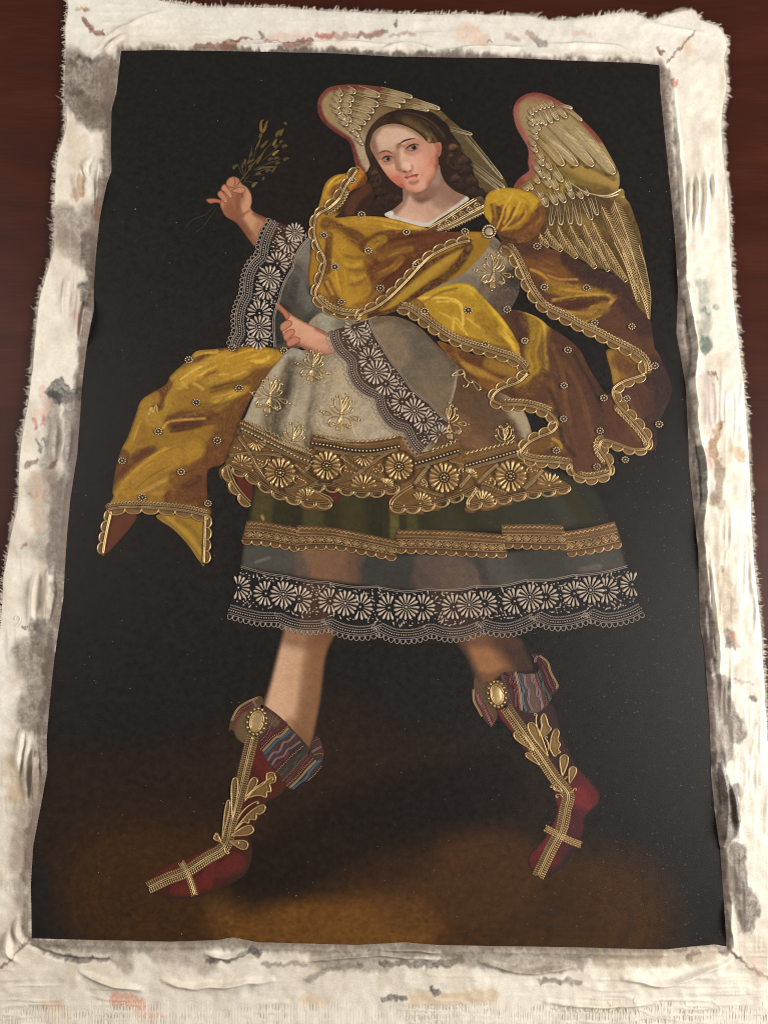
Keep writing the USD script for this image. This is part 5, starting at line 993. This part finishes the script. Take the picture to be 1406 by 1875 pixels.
# --- tunic ornaments
def fleur(c, rot=0.0, s=1.0, half=None, sides=(-1, 1), label=None):
    """a gilt fleur: a leaf up, two curls each side, side drops with pearls and a little square below"""
    c = np.asarray(c, float); m = MB(13)
    a = math.radians(rot); R_ = np.array([[math.cos(a), -math.sin(a)], [math.sin(a), math.cos(a)]]) * s
    T = lambda x, y: c + R_ @ np.array([x, y], float)
    m.drop(T(0, -5), T(3.5, -28), 4.6 * s, 1.1); m.bead(T(3, -22), 2.0 * s)
    m.bead(T(5, -37), 1.9 * s)
    for k in sides:
        m.curl(T(k * 1.0, -2), T(k * 7, -32), k * -2.5 * s, k, 1.15, 3.0 * s); m.curl(T(k * 2, -3), T(k * 14, -24), k * 4 * s, k, 1.1, 2.8 * s); m.curl(T(k * 3, 1), T(k * 20, -10), k * 3 * s, -k, 1.1, 2.6 * s)
    if half != 'top':
        for k in sides:
            m.drop(T(k * 16, 3), T(k * 33, 7 if k > 0 else 1), 3.6 * s, 1.15); m.bead(T(k * 37.5, 8 if k > 0 else 0), 1.9 * s)
            m.curl(T(k * 1, 2), T(k * 10, 22), k * 4 * s, -k, 1.2, 3.0 * s); m.curl(T(k * 6, 6), T(k * 22, 18), k * -4 * s, k, 1.2, 3.2 * s); m.petal(T(k * 10, 20), T(k * 19, 25), 2.4 * s)
        m.drop(T(0, 4), T(-1, 20), 3.6 * s, 1.1); m.bead(T(-1, 17), 1.8 * s)
        q = np.array([T(-5, 23), T(4, 23), T(4, 31), T(-5, 31), T(-5, 23)]); m.plate(q[:-1], .9); m.ridge(resample(q, 2.0), 1.0, raw=True)
        m.bead(T(-1, 37), 1.9 * s)
    m.bead(T(0, 0), 2.2 * s, 2.4)
    path = m.build(ART, 'fleur_ornament', 'gold')
    th = np.linspace(0, 2 * np.pi, 19)[:-1]
    out = [T(0, -40), T(12, -34), T(18, -22), T(24, -10), T(20, -2), T(36, 4), T(40, 9), T(22, 14), T(26, 24), T(12, 28), T(6, 34), T(-1, 38), T(-8, 33), T(-14, 28), T(-26, 24), T(-22, 14), T(-38, 6), T(-36, -3), T(-20, -2), T(-24, -10), T(-18, -22), T(-12, -34)]
    if half == 'top':
        out = [T(0, -40), T(12, -34), T(18, -24), T(24, -10), T(12, 0), T(0, 4), T(-12, 0), T(-24, -10), T(-18, -24), T(-12, -34)]
    return path
fleur(H("905,240")[0], 12, .86); fleur(H("538,490")[0], 10, 1.0); fleur(H("1150,645")[0], 6, 1.0); fleur(H("735,875")[0], 12, .95, 'top'); fleur(GG("1130,1000")[0], -6, .95, None, (1,)); fleur(F("485,360")[0], 4, .95); fleur(L("850,258")[0], 0, .85, 'top')
m = MB(13); m.drop(GG("1150,600")[0], GG("1260,560")[0], 4.5); m.curl(GG("1270,570")[0], GG("1320,660")[0], 5, -1, 1.3, 3); m.drop(GG("1330,640")[0], GG("1400,720")[0], 4.0); m.curl(GG("1300,640")[0], GG("1270,700")[0], -3, 1, 1.2, 2.6); m.bead(GG("1165,600")[0], 2)
m.build(ART, 'fleur_ornament', 'gold')

# --- the broad gold border of the tunic
GBP = [K("208,40 330,100 450,165 560,225 660,272 745,300 800,500 730,540 800,575 905,640 912,670 890,700 850,728 760,722 690,716 630,675 570,672 505,628 440,618 385,560 330,540 280,505 240,465 195,455 150,400 120,395 150,480 215,590 290,672 262,695 210,680 180,610 120,585 95,500 50,470 48,405 85,380 110,300 165,160"),
       np.vstack([K("750,160 900,190 1050,205 1200,200 1330,180"), L("60,240 150,228 230,350 222,400 225,560 205,600 150,620 90,610 30,640"), K("1330,610 1250,600 1180,625 1090,610 1000,595 900,560 860,545 725,540 735,350")]),
       L("215,360 330,325 530,250 555,300 650,560 640,630 560,650 520,640 500,680 420,690 400,740 300,745 280,770 180,760 160,772 60,760 40,700 90,630 190,560 218,540"),
       L("552,335 700,310 945,265 1000,330 1112,445 1310,572 1280,620 1180,650 1150,600 1100,645 1030,640 1010,670 920,672 900,700 830,715 780,735 700,745 660,720 640,760 580,750 570,710 600,660 650,560")]
BORD = group(ART, 'gold_border', label='broad gold embossed border of the tunic with daisies')
DOTL = [K("220,106 370,180 520,255 640,318 745,356"), K("755,214 900,235 1050,264 1200,270 1406,238"), L("232,412 380,370 525,325"), L("585,427 760,378 935,328")]
CRDL = [K("215,62 400,150 560,232 745,298"), K("765,182 900,200 1050,222 1200,222 1400,190"), L("225,368 380,322 525,272"), L("565,385 760,332 930,285")]
ZIGL = [K("240,36 420,122 560,198 745,268"), K("765,150 900,168 1050,192 1200,192 1400,160"), L("330,318 430,290 528,245"), L("570,345 760,298 925,258")]
PAIR = [(0, "190,160 270,275 345,430 500,592"), (0, "120,312 300,288 520,305"), (0, "215,125 360,205 560,300 740,380"), (0, "620,370 700,450 800,512"), (0, "545,572 690,560 790,510"), (1, "760,250 1000,292 1200,300 1400,262"), (1, "970,300 1100,412 1210,475 1370,505"), (1, "900,512 1050,472 1180,380 1320,285"), (1, "745,372 690,430"), (0, "200,90 360,165 560,268 740,340")]
PAIRL = [(2, "222,560 270,490 325,428"), (2, "228,585 330,615 430,642"), (2, "535,582 575,540 612,490"), (2, "225,445 400,395 530,350"), (3, "660,552 730,480 805,418"), (3, "680,575 770,600 862,625"), (3, "985,592 1050,535 1115,455"), (3, "575,455 760,405 940,352")]
BOT = [K("150,395 230,425 300,462 400,540 500,592 640,640 780,660 900,668"), K("730,545 860,525 1000,560 1140,582 1280,570 1406,535"), L("55,705 180,722 300,705 420,670 530,635 650,575"), L("585,702 700,680 860,648 1000,618 1150,600 1305,570")]
BIG = [("508,437", 118, K, 4.135), ("860,384", 113, K, 4.135), ("115,435", 100, L, 3.8), ("428,512", 108, L, 3.8), ("890,502", 113, L, 3.8)]
GST = [st(q, 2.6, 3, (30, 19, 10), .95, rough=.1) for q in DOTL] + [st(K(t), 2.4, 3.4, (46, 29, 14), .92, rough=.2) for _, t in PAIR] + [st(L(t), 2.4, 3.4, (46, 29, 14), .92, rough=.2) for _, t in PAIRL] + [st(q, 2.4, 3.4, (46, 29, 14), .92, rough=.2) for q in BOT] + [st(q, .5, 3, (70, 46, 22), .8, rough=.2) for q in CRDL]
for c, r, tl, sc in BIG:
    p = tl(c)[0]; GST += [st(np.array([p, p + .5]), r / sc * .30, 3, (44, 28, 14), .9, rough=0)]
GST += [st(None, 1.0, 4, (66, 44, 22), .7, kind='edge')] + [st(tl(c)[0] + (r / sc + 2.5) * np.c_[np.cos(np.linspace(0, 6.29, 24)), np.sin(np.linspace(0, 6.29, 24))], 1.2, 3.5, (62, 40, 19), .85, rough=.1) for c, r, tl, sc in BIG]
for k, q in enumerate(GBP):
    par = region(BORD, 'panel', q, (116, 80, 38), GST, step=2.2, layer=11 + .4 * k, mat='gold_paint', grain=.14)
G_L = 13.2
for q in DOTL:
    m = MB(G_L)
    for c in resample(cr(q, 1.0), 6.6):
        m.bead(c, 1.9)
    m.build(BORD, 'pearl_row', 'pale_gold')
for q in CRDL:
    MB(G_L).cord(q, 3.4, 2.3, .95).build(BORD, 'twisted_cord', 'gold')
for q in ZIGL:
    MB(G_L).zigzag(q, 8.4, 2.2, .95).build(BORD, 'zigzag', 'gold')
m = MB(G_L)
for tl, lst in ((K, PAIR), (L, PAIRL)):
    for _, t in lst:
        p = cr(tl(t), 2.2)
        for d in (-2.0, 0, 2.0):
            m.ridge(off(p, d), .75, .9, raw=True)
for q in BOT:
    p = cr(q, 2.2)
    for d in (-1.5, 1.5):
        m.ridge(off(p, d), .9, 1.1, raw=True)
m.build(BORD, 'double_line', 'bronze')
for q, tl in (("330,305 430,302 520,318", K), ("300,320 340,400 395,470", K), ("205,190 250,250", K), ("130,300 260,285", K), ("550,560 640,545 700,525", K), ("625,378 690,430", K), ("970,320 1080,405", K), ("920,498 1050,455 1110,430", K), ("1180,420 1250,340 1340,285", K), ("1170,440 1280,480 1360,495", K), ("250,590 380,635", L), ("540,560 605,495", L), ("690,555 720,560 860,615", L), ("700,500 780,430", L), ("980,580 1090,470", L), ("250,540 310,460", L), ("470,398 560,420", L), ("960,408 1030,410", L)):
    MB(G_L).cord(tl(q), 3.2, 1.7, .75).build(BORD, 'twisted_cord', 'gold')
for c, r, tl, sc in BIG:
    flower(BORD, tl(c)[0], r / sc, 16, rng.uniform(0, 20), mat='gold', layer=G_L, r0=.38, pw=.115)
for c, r, a, tl, sc, sp in [("330,198", 78, 80, K, 4.135, 150), ("218,380", 84, -75, K, 4.135, 170), ("1138,308", 84, 90, K, 4.135, 150), ("1138,550", 104, -90, K, 4.135, 160), ("712,640", 92, -120, K, 4.135, 130), ("262,692", 84, -60, L, 3.8, 130), ("690,690", 96, -60, L, 3.8, 120), ("1158,565", 92, -95, L, 3.8, 150), ("20,570", 60, -60, L, 3.8, 120), ("600,500", 60, -50, L, 3.8, 120)]:
    flower(BORD, tl(c)[0], r / sc, 8, a, sp, mat='gold', ring=False, name='half_flower', layer=G_L, pw=.11)
m = MB(G_L)
for tl, s_ in ((K, "340,335 355,345 375,352 350,370 370,378 650,480 668,490 686,495 700,510 1000,420 1020,425 1045,430 1070,438 1215,410 1235,408 1250,420 1230,430 160,245 185,250 205,262 235,160 450,268 300,420 705,400 715,412 770,310 750,315"), (L, "270,555 285,545 295,560 280,565 560,470 580,465 600,468 720,540 745,532 740,550 1040,470 1060,460 1075,465 150,705 365,655 350,330 545,600")):
    for c in tl(s_):
        m.bead(c, 1.5)
m.build(BORD, 'pearl', 'pale_gold', kind='stuff')
for tl, a, b, bend, tn in ((K, "345,400", "410,340", 4, 1), (K, "640,520", "620,460", -5, 1), (K, "985,460", "990,385", -6, 1), (K, "1260,440", "1270,375", 5, -1), (L, "545,490", "545,445", -4, 1), (L, "300,580", "290,525", 4, -1), (L, "770,570", "765,515", 4, -1), (L, "1015,480", "1020,440", -4, 1)):
    MB(G_L).curl(tl(a)[0], tl(b)[0], bend, tn, 1.1, 3.0).build(BORD, 'curl', 'gold')
def scallops(par, path, out, sc, depth, layer):
    q = resample(cr(path, 1.0), sc)
    for a, b in zip(q[:-1], q[1:]):
        d = b - a; ln = np.linalg.norm(d); nn = np.array([-d[1], d[0]]) / ln
        t = np.linspace(0, np.pi, 11); x = .5 - .5 * np.cos(t); y = np.sin(t) ** .75 * depth
        c = a + d * x[:, None] + nn * (out * y)[:, None]
        m = MB(layer); m.ridge(resample(c, 2.0), 1.2, 1.5, raw=True); m.ridge(resample((c - c.mean(0)) * .72 + c.mean(0), 2.0), .6, .7, raw=True)
        m.build(par, 'scallop', 'gold')
for k, q in enumerate(BOT):
    scallops(BORD, q, 1, 27, 12, G_L - .6)
scallops(BORD, K("100,392 130,470 170,545 225,620 285,682"), 1, 26, 12, G_L)
m = MB(G_L)
for q, tl in (("105,385 120,450 165,545 230,625 285,680", K), ("120,385 140,445 180,530 240,610 290,660", K), ("150,395 120,378 100,392", K), ("725,545 800,585 880,620 908,655", K), ("735,552 800,600 870,640 895,672", K), ("50,705 60,665 120,610 205,560", L), ("64,706 80,670 140,620 215,572", L), ("585,705 590,670 620,630 650,582", L), ("598,706 604,672 632,636 660,590", L)):
    MB(G_L).ridge(tl(q), 1.0, 1.3).build(BORD, 'fold_line', 'gold')

# --- gold band of the green skirt, in five stepped lengths
def band(top, bot, label=None):
    TCOUNT[0] += 1; lb = 8 + 1.2 * (TCOUNT[0] % 3)
    t, b = cr(top, 1.0), cr(bot, 1.0)
    t = np.vstack([t[0] - (t[3] - t[0]) * .8, t, t[-1] + (t[-1] - t[-4]) * .8]); b = np.vstack([b[0] - (b[3] - b[0]) * .8, b, b[-1] + (b[-1] - b[-4]) * .8])
    n = 60; t, b = np.c_[np.interp(np.linspace(0, 1, n), np.linspace(0, 1, len(t)), t[:, 0]), np.interp(np.linspace(0, 1, n), np.linspace(0, 1, len(t)), t[:, 1])], np.c_[np.interp(np.linspace(0, 1, n), np.linspace(0, 1, len(b)), b[:, 0]), np.interp(np.linspace(0, 1, n), np.linspace(0, 1, len(b)), b[:, 1])]
    S = lambda s: t * (1 - s) + b * s
    q = resample(S(.80), 18)
    sc = []
    for a, c in zip(q[:-1], q[1:]):
        d = c - a; x = np.linspace(0, np.pi, 11); nn = np.array([-d[1], d[0]]) / np.linalg.norm(d)
        sc.append(a + d * (.5 - .5 * np.cos(x))[:, None] + nn * (np.sin(x) ** .75 * 8.5)[:, None])
    pol = Polygon(np.vstack([S(-.02), S(.82)[::-1]])).buffer(1.5).union(shapely.union_all([Polygon(c).buffer(1.2) for c in sc]))
    pol = max(pol.geoms, key=lambda g: g.area) if hasattr(pol, 'geoms') else pol
    par = region(ART, 'gold_band', pol, (104, 70, 38), [st(resample(S(.52), 6.0), 5.5, 4, (74, 48, 28), .8), st(resample(S(.24), 6.0), 1.0, 2.5, (64, 42, 24), .7), st(resample(S(.76), 6.0), .6, 2.5, (50, 34, 20), .8), st(None, .4, 2.5, (70, 46, 26), .6, kind='edge')], step=2.2, layer=lb, mat='gold_paint')
    m = MB(lb + .4); m.zigzag(S(.07), 8.6, 2.0, .85)
    m.cord(S(.24), 3.3, 1.9, .85)
    for s in (.38, .72):
        m.ridge(resample(S(s), 2.2), .6, .7, raw=True)
    L_ = np.linalg.norm(np.diff(S(.55), axis=0), axis=1).sum(); k = max(2, int(round(L_ / 17)))
    for i in range(k):
        u = (i + .5) / k; j = lambda uu, s: np.array([np.interp(uu * (n - 1), np.arange(n), S(s)[:, 0]), np.interp(uu * (n - 1), np.arange(n), S(s)[:, 1])])
        du = .5 / k
        for f in (.92, .5):
            w = np.array([j(u - du * f, .545), j(u, .545 - .14 * f), j(u + du * f, .545), j(u, .545 + .14 * f), j(u - du * f, .545)])
            m.ridge(resample(w, 2.4), .7, .8, raw=True)
        for uu, s in ((u + du, .44), (u + du, .65), (u, .545)):
            if 0 < uu < 1:
                m.bead(j(uu, s), 1.35, n=6)
    m.build(par, 'relief_pattern', 'gold')
    for c in sc:
        m = MB(lb + .4); m.ridge(resample(c, 2.0), 1.0, 1.25, raw=True); m.build(par, 'scallop', 'gold')
band(P("455,956 480,957 510,962 545,969"), P("444,997 480,999 510,1004 545,1011")); band(P("547,964 600,967 656,977 724,991"), P("543,1010 600,1006 650,1012 722,1027")); band(P("730,972 800,973 860,976 920,981"), P("726,1013 800,1016 870,1021 926,1022"))
band(P("921,963 970,962 1027,964"), P("925,1004 980,1007 1040,1008")); band(P("1030,976 1075,969 1122,958"), P("1043,1021 1090,1014 1137,1004"))

# --- woven cuffs of the boots: coloured wavy cords and pearls
def cuff(name, parts, rows, label):
    par = group(ART, name, label=label)
    for q, base, stk in parts:
        region(par, 'cloth', q, base, stk, step=2.2, layer=5)
    for col, q, kind in rows:
        m = MB(5.5)
        if kind == 'b':
            for c in resample(cr(q, 1.0), 3.9):
                m.bead(c, 1.25, 1.5, n=6)
            m.build(par, 'pearl_row', col)
        else:
            p = cr(q, 1.6); m.ridge(p, .95, 1.1, raw=True); m.ridge(off(p, 2.1), .85, 1.0, raw=True); m.build(par, 'cord', col)
CLO = (70, 50, 42)
cuff('boot_cuff', [(O("585,690 600,620 640,545 730,482 802,460 815,520 800,600 760,740 700,780 640,745 615,690"), (84, 66, 46), [st(O("640,560 680,640 700,720"), 10, 12, (104, 84, 56), .7), st(O("620,560 720,500"), 4, 8, (60, 36, 34), .8)]), (O("805,520 880,560 955,622 1010,680 1080,755 1120,810 1110,880 1060,1000 1000,1088 930,1000 860,930 795,820 770,740 790,620"), CLO, [st(O("850,600 900,640"), 4, 8, (110, 90, 70), .6), st(O("800,800 900,700 960,640"), 3, 8, (76, 30, 32), .6), st(O("880,950 1000,850 1080,780"), 6, 10, (54, 40, 36), .8)]), (O("1130,830 1170,725 1218,800 1215,900 1120,1030 1070,1010 1110,900"), (66, 46, 42), [])],
     [('yellow_line', O("598,625 640,545 700,500 780,465"), 'l'), ('pink_line', O("620,620 660,560 740,510"), 'b'), ('red_line', O("600,690 640,610 680,560 730,535"), 'l'), ('mauve_line', O("742,480 755,500 772,530"), 'l'), ('pink_line', O("800,760 850,700 880,600"), 'b'), ('pink_line', O("770,740 860,660 915,590"), 'b'),
      ('red_line', O("795,790 850,730 870,700 905,690 970,630"), 'l'), ('yellow_line', O("800,815 860,750 890,725 920,715 985,655"), 'b'), ('yellow_line', O("808,830 865,770 900,735 935,722 985,670"), 'l'), ('blue_line', O("820,850 875,790 905,760 945,735 998,690"), 'l'), ('mauve_line', O("840,895 880,840 920,830 950,770 985,760 1030,710"), 'l'), ('mauve_line', O("868,925 900,880 950,860 975,820 1010,800 1065,760"), 'l'), ('red_line', O("880,945 910,915 960,880 985,835"), 'l'),
      ('yellow_line', O("895,978 960,910 1020,850 1080,800"), 'b'), ('green_line', O("925,1000 960,960 985,935 1020,920 1045,870 1100,820"), 'l'), ('pink_line', O("945,1030 1000,970 1060,900 1110,860"), 'b'), ('red_line', O("965,1045 1010,1000 1050,970 1080,920 1130,860"), 'l'), ('yellow_line', O("975,1060 1020,1020 1065,975 1100,930 1150,880"), 'b'), ('yellow_line', O("990,1075 1040,1030 1080,985 1110,950 1170,890"), 'l'), ('blue_line', O("1010,1085 1060,1040 1100,1010 1130,960 1200,885"), 'l'), ('yellow_line', O("1120,1025 1160,990 1205,935"), 'b'), ('mauve_line', O("1140,835 1170,815 1205,795"), 'l'), ('yellow_line', O("1160,855 1190,845 1215,850"), 'b'), ('pink_line', O("1150,765 1188,748"), 'b')],
     'striped woven cuff of the left boot with coloured cords')
cuff('boot_cuff', [(Q("190,340 240,392 280,375 290,470 345,600 330,662 300,690 240,622 182,510 178,430"), (74, 56, 42), [st(Q("210,380 230,480 300,600"), 6, 10, (92, 72, 50), .6)]), (Q("370,332 400,308 480,312 540,322 600,318 640,330 720,470 715,512 650,582 560,596 460,562 400,522 380,420"), (78, 60, 54), [st(Q("560,340 590,440 600,560"), 8, 12, (96, 78, 66), .7), st(Q("440,340 480,460 520,560"), 10, 12, (56, 38, 38), .7)]), (Q("590,190 640,188 712,260 765,392 770,430 725,470 690,420 640,330 600,318 640,280"), (60, 38, 40), [])],
     [('yellow_line', Q("180,430 185,510 215,570 240,620"), 'l'), ('pink_line', Q("195,470 210,520 260,600 300,690"), 'b'), ('pink_line', Q("205,460 225,520 260,570 310,680"), 'l'), ('red_line', Q("225,470 240,540 280,590 325,660"), 'l'), ('pink_line', Q("270,530 290,590 325,640"), 'b'),
      ('red_line', Q("400,310 430,340 440,390 470,430 480,560"), 'l'), ('pink_line', Q("440,320 450,380 480,430 500,570"), 'b'), ('red_line', Q("460,310 470,380 490,430 505,570"), 'l'), ('yellow_line', Q("475,305 490,380 505,430 520,580"), 'l'), ('blue_line', Q("490,320 500,370 530,430 525,500 550,585"), 'l'), ('mauve_line', Q("535,325 545,400 570,440 565,510 595,580"), 'l'), ('mauve_line', Q("585,320 590,370 620,410 625,470 655,510 660,575"), 'l'), ('pink_line', Q("600,320 612,380 640,430 650,490 668,560"), 'l'),
      ('pink_line', Q("620,320 640,400 680,470 690,540"), 'b'), ('green_line', Q("635,295 650,350 665,380 670,430 700,470 715,515"), 'l'), ('red_line', Q("655,260 690,330 710,390 740,445"), 'l'), ('pink_line', Q("660,230 700,290 730,360 755,440"), 'b'), ('yellow_line', Q("640,190 700,240 720,310 765,390 765,430"), 'l'), ('mauve_line', Q("630,195 615,220 612,245"), 'l'), ('pink_line', Q("590,190 605,215"), 'b'), ('pink_line', Q("375,335 395,380 420,470 450,550"), 'b')],
     'striped woven cuff of the right boot with coloured cords')

def boot_gilding(tl, sc, spine, bars, drops, curls, lobes, med, mrx, mry, mrot, label):
    par = group(ART, 'boot_gilding', label=label)
    p = cr(tl(spine), 2.0)
    W = 11.5
    band_ = shapely.LineString(p).buffer(W, cap_style='flat')
    bl = [cr(tl(b), 2.0) for b in bars]
    band_ = shapely.union_all([band_] + [shapely.LineString(b).buffer(6.8, cap_style='flat') for b in bl])
    dp = []
    for a, b, w in drops:
        a, b = tl(a)[0], tl(b)[0]; d = b - a; L_ = np.linalg.norm(d); d = d / L_; n = np.array([-d[1], d[0]])
        t = np.linspace(-1, 1, 21); x = 1 - np.abs(t) ** 1.6; y = np.sign(t) * w * np.sin(np.pi * np.clip(np.abs(t), 0, 1) ** .8) ** .9
        dp.append(a + d * (x * L_)[:, None] + n * y[:, None])
    g = band_.union(shapely.union_all([Polygon(q).buffer(1.5) for q in dp] + [Polygon(cr(tl(q), 2.0, closed=True)).buffer(1.5) for q in lobes]))
    for i, gg in enumerate(getattr(g, 'geoms', [g])):
        if gg.area > 30:
            region(par, 'gilt_ground', gg, (124, 95, 52), [st(resample(p, 6), 3.0, 3, (56, 38, 22), .8, rough=.1), st(resample(off(p, 6.5), 6), 1.0, 3, (62, 42, 24), .7), st(resample(off(p, -6.5), 6), 1.0, 3, (62, 42, 24), .7), st(None, .4, 3, (70, 48, 26), .6, kind='edge')], step=2.2, layer=6, mat='gold_paint')
    m = MB(6.5)
    for d in (-1.6, 1.6):
        m.ridge(resample(off(p, d), 2.2), 1.05, 1.3, raw=True)
    for b in bl:
        for d in (-1.5, 1.5):
            m.ridge(resample(off(b, d), 2.2), .95, 1.1, raw=True)
    m.build(par, 'spine_line', 'gold')
    for d in (-9.4, -5.2, 5.2, 9.4):
        MB(6.5).cord(off(p, d), 4.2, 1.7, .95, slant=.5 * np.sign(d)).build(par, 'twisted_cord', 'gold')
    for b in bl:
        m = MB(6.5)
        for d in (-4.8, 4.8):
            m.cord(off(b, d), 3.3, 1.6, .8)
        m.build(par, 'twisted_cord', 'gold')
    for q, (a, b, w) in zip(dp, drops):
        m = MB(6.6); m.ridge(q, 1.25, 1.6); m.build(par, 'leaf', 'gold')
    for q in lobes:
        c = cr(tl(q), 2.0, closed=True)
        m = MB(6.6); m.ridge(c, 1.15, 1.5, raw=True); m.build(par, 'leaf', 'gold')
    for a, b, bend, tn in curls:
        MB(6.8).curl(tl(a)[0], tl(b)[0], bend, tn, 1.2, 2.8).build(par, 'curl', 'gold')
    c = tl(med)[0]; th = np.linspace(0, 2 * np.pi, 33); a = math.radians(mrot)
    R_ = np.array([[math.cos(a), math.sin(a)], [-math.sin(a), math.cos(a)]])
    E_ = lambda rx, ry, t=th: c + np.c_[rx * np.cos(t), ry * np.sin(t)] @ R_
    region(par, 'medallion_ground', E_(mrx + 8, mry + 8)[:-1], (92, 68, 38), [], step=2.2, layer=7, mat='gold_paint')
    m = MB(7.5); m.plate(E_(mrx - 1, mry - 1)[:-1], 2.0); m.ridge(E_(mrx, mry), 1.5, 2.0); m.ridge(E_(mrx - 2.6, mry - 2.6), .8, 1.6)
    for t in np.linspace(0, 2 * np.pi, 16)[:-1]:
        m.bead(E_(mrx + 5, mry + 5, np.array([t]))[0], 2.5, 2.2)
    m.build(par, 'medallion', 'gold')
    return par
boot_gilding(O, 3.676, "745,735 700,920 650,1130 600,1310 558,1470 430,1555 300,1640 170,1690 45,1750", ["262,1580 300,1640 335,1730 355,1800"],
    [("690,1170", "765,1010", 6.5), ("600,1400", "748,1350", 8), ("590,1440", "712,1470", 8), ("610,1290", "628,1010", 6), ("540,1420", "585,1160", 4), ("530,1440", "490,1400", 5)],
    [("640,1300", "770,1170", -5, 1), ("590,1440", "640,1440", 2, 1), ("560,1480", "570,1520", 2, -1), ("560,1470", "510,1390", -3, -1), ("690,1150", "870,1010", -3, 1)],
    ["690,1150 760,1090 830,1040 840,985 880,975 900,1010 890,1040 860,1050 868,1100 840,1105 835,1140 800,1130 760,1130", "620,1370 680,1290 740,1230 800,1195 828,1200 822,1235 790,1255 770,1250 765,1290 725,1290 715,1315 680,1310"], "772,630", 12, 19, 12, 'gilded medallion and leaf scrolls on the left boot')
boot_gilding(Q, 3.825, "405,560 520,720 640,890 740,1040 838,1165 822,1270 790,1420 720,1550 630,1740", ["680,1402 760,1445 850,1490 930,1520"],
    [("700,900", "570,665", 8), ("800,1040", "815,890", 7.5), ("850,1090", "880,975", 6.5), ("600,860", "465,735", 7), ("640,960", "545,880", 4.5), ("800,1150", "740,1110", 5)],
    [("650,760", "620,610", -4, -1), ("700,860", "680,775", 3, 1), ("810,1060", "830,1045", 1, 1), ("840,1150", "880,1130", 3, 1), ("780,1140", "735,1110", -2, -1), ("800,1190", "760,1170", 3, -1)],
    ["640,770 655,690 650,640 670,600 690,640 700,680 720,705 705,730 680,750", "745,900 715,850 720,780 740,720 765,710 775,740 768,790 785,815 770,850 785,870 760,885"], "342,465", 11.5, 18.5, -10, 'gilded medallion and leaf scrolls on the right boot')
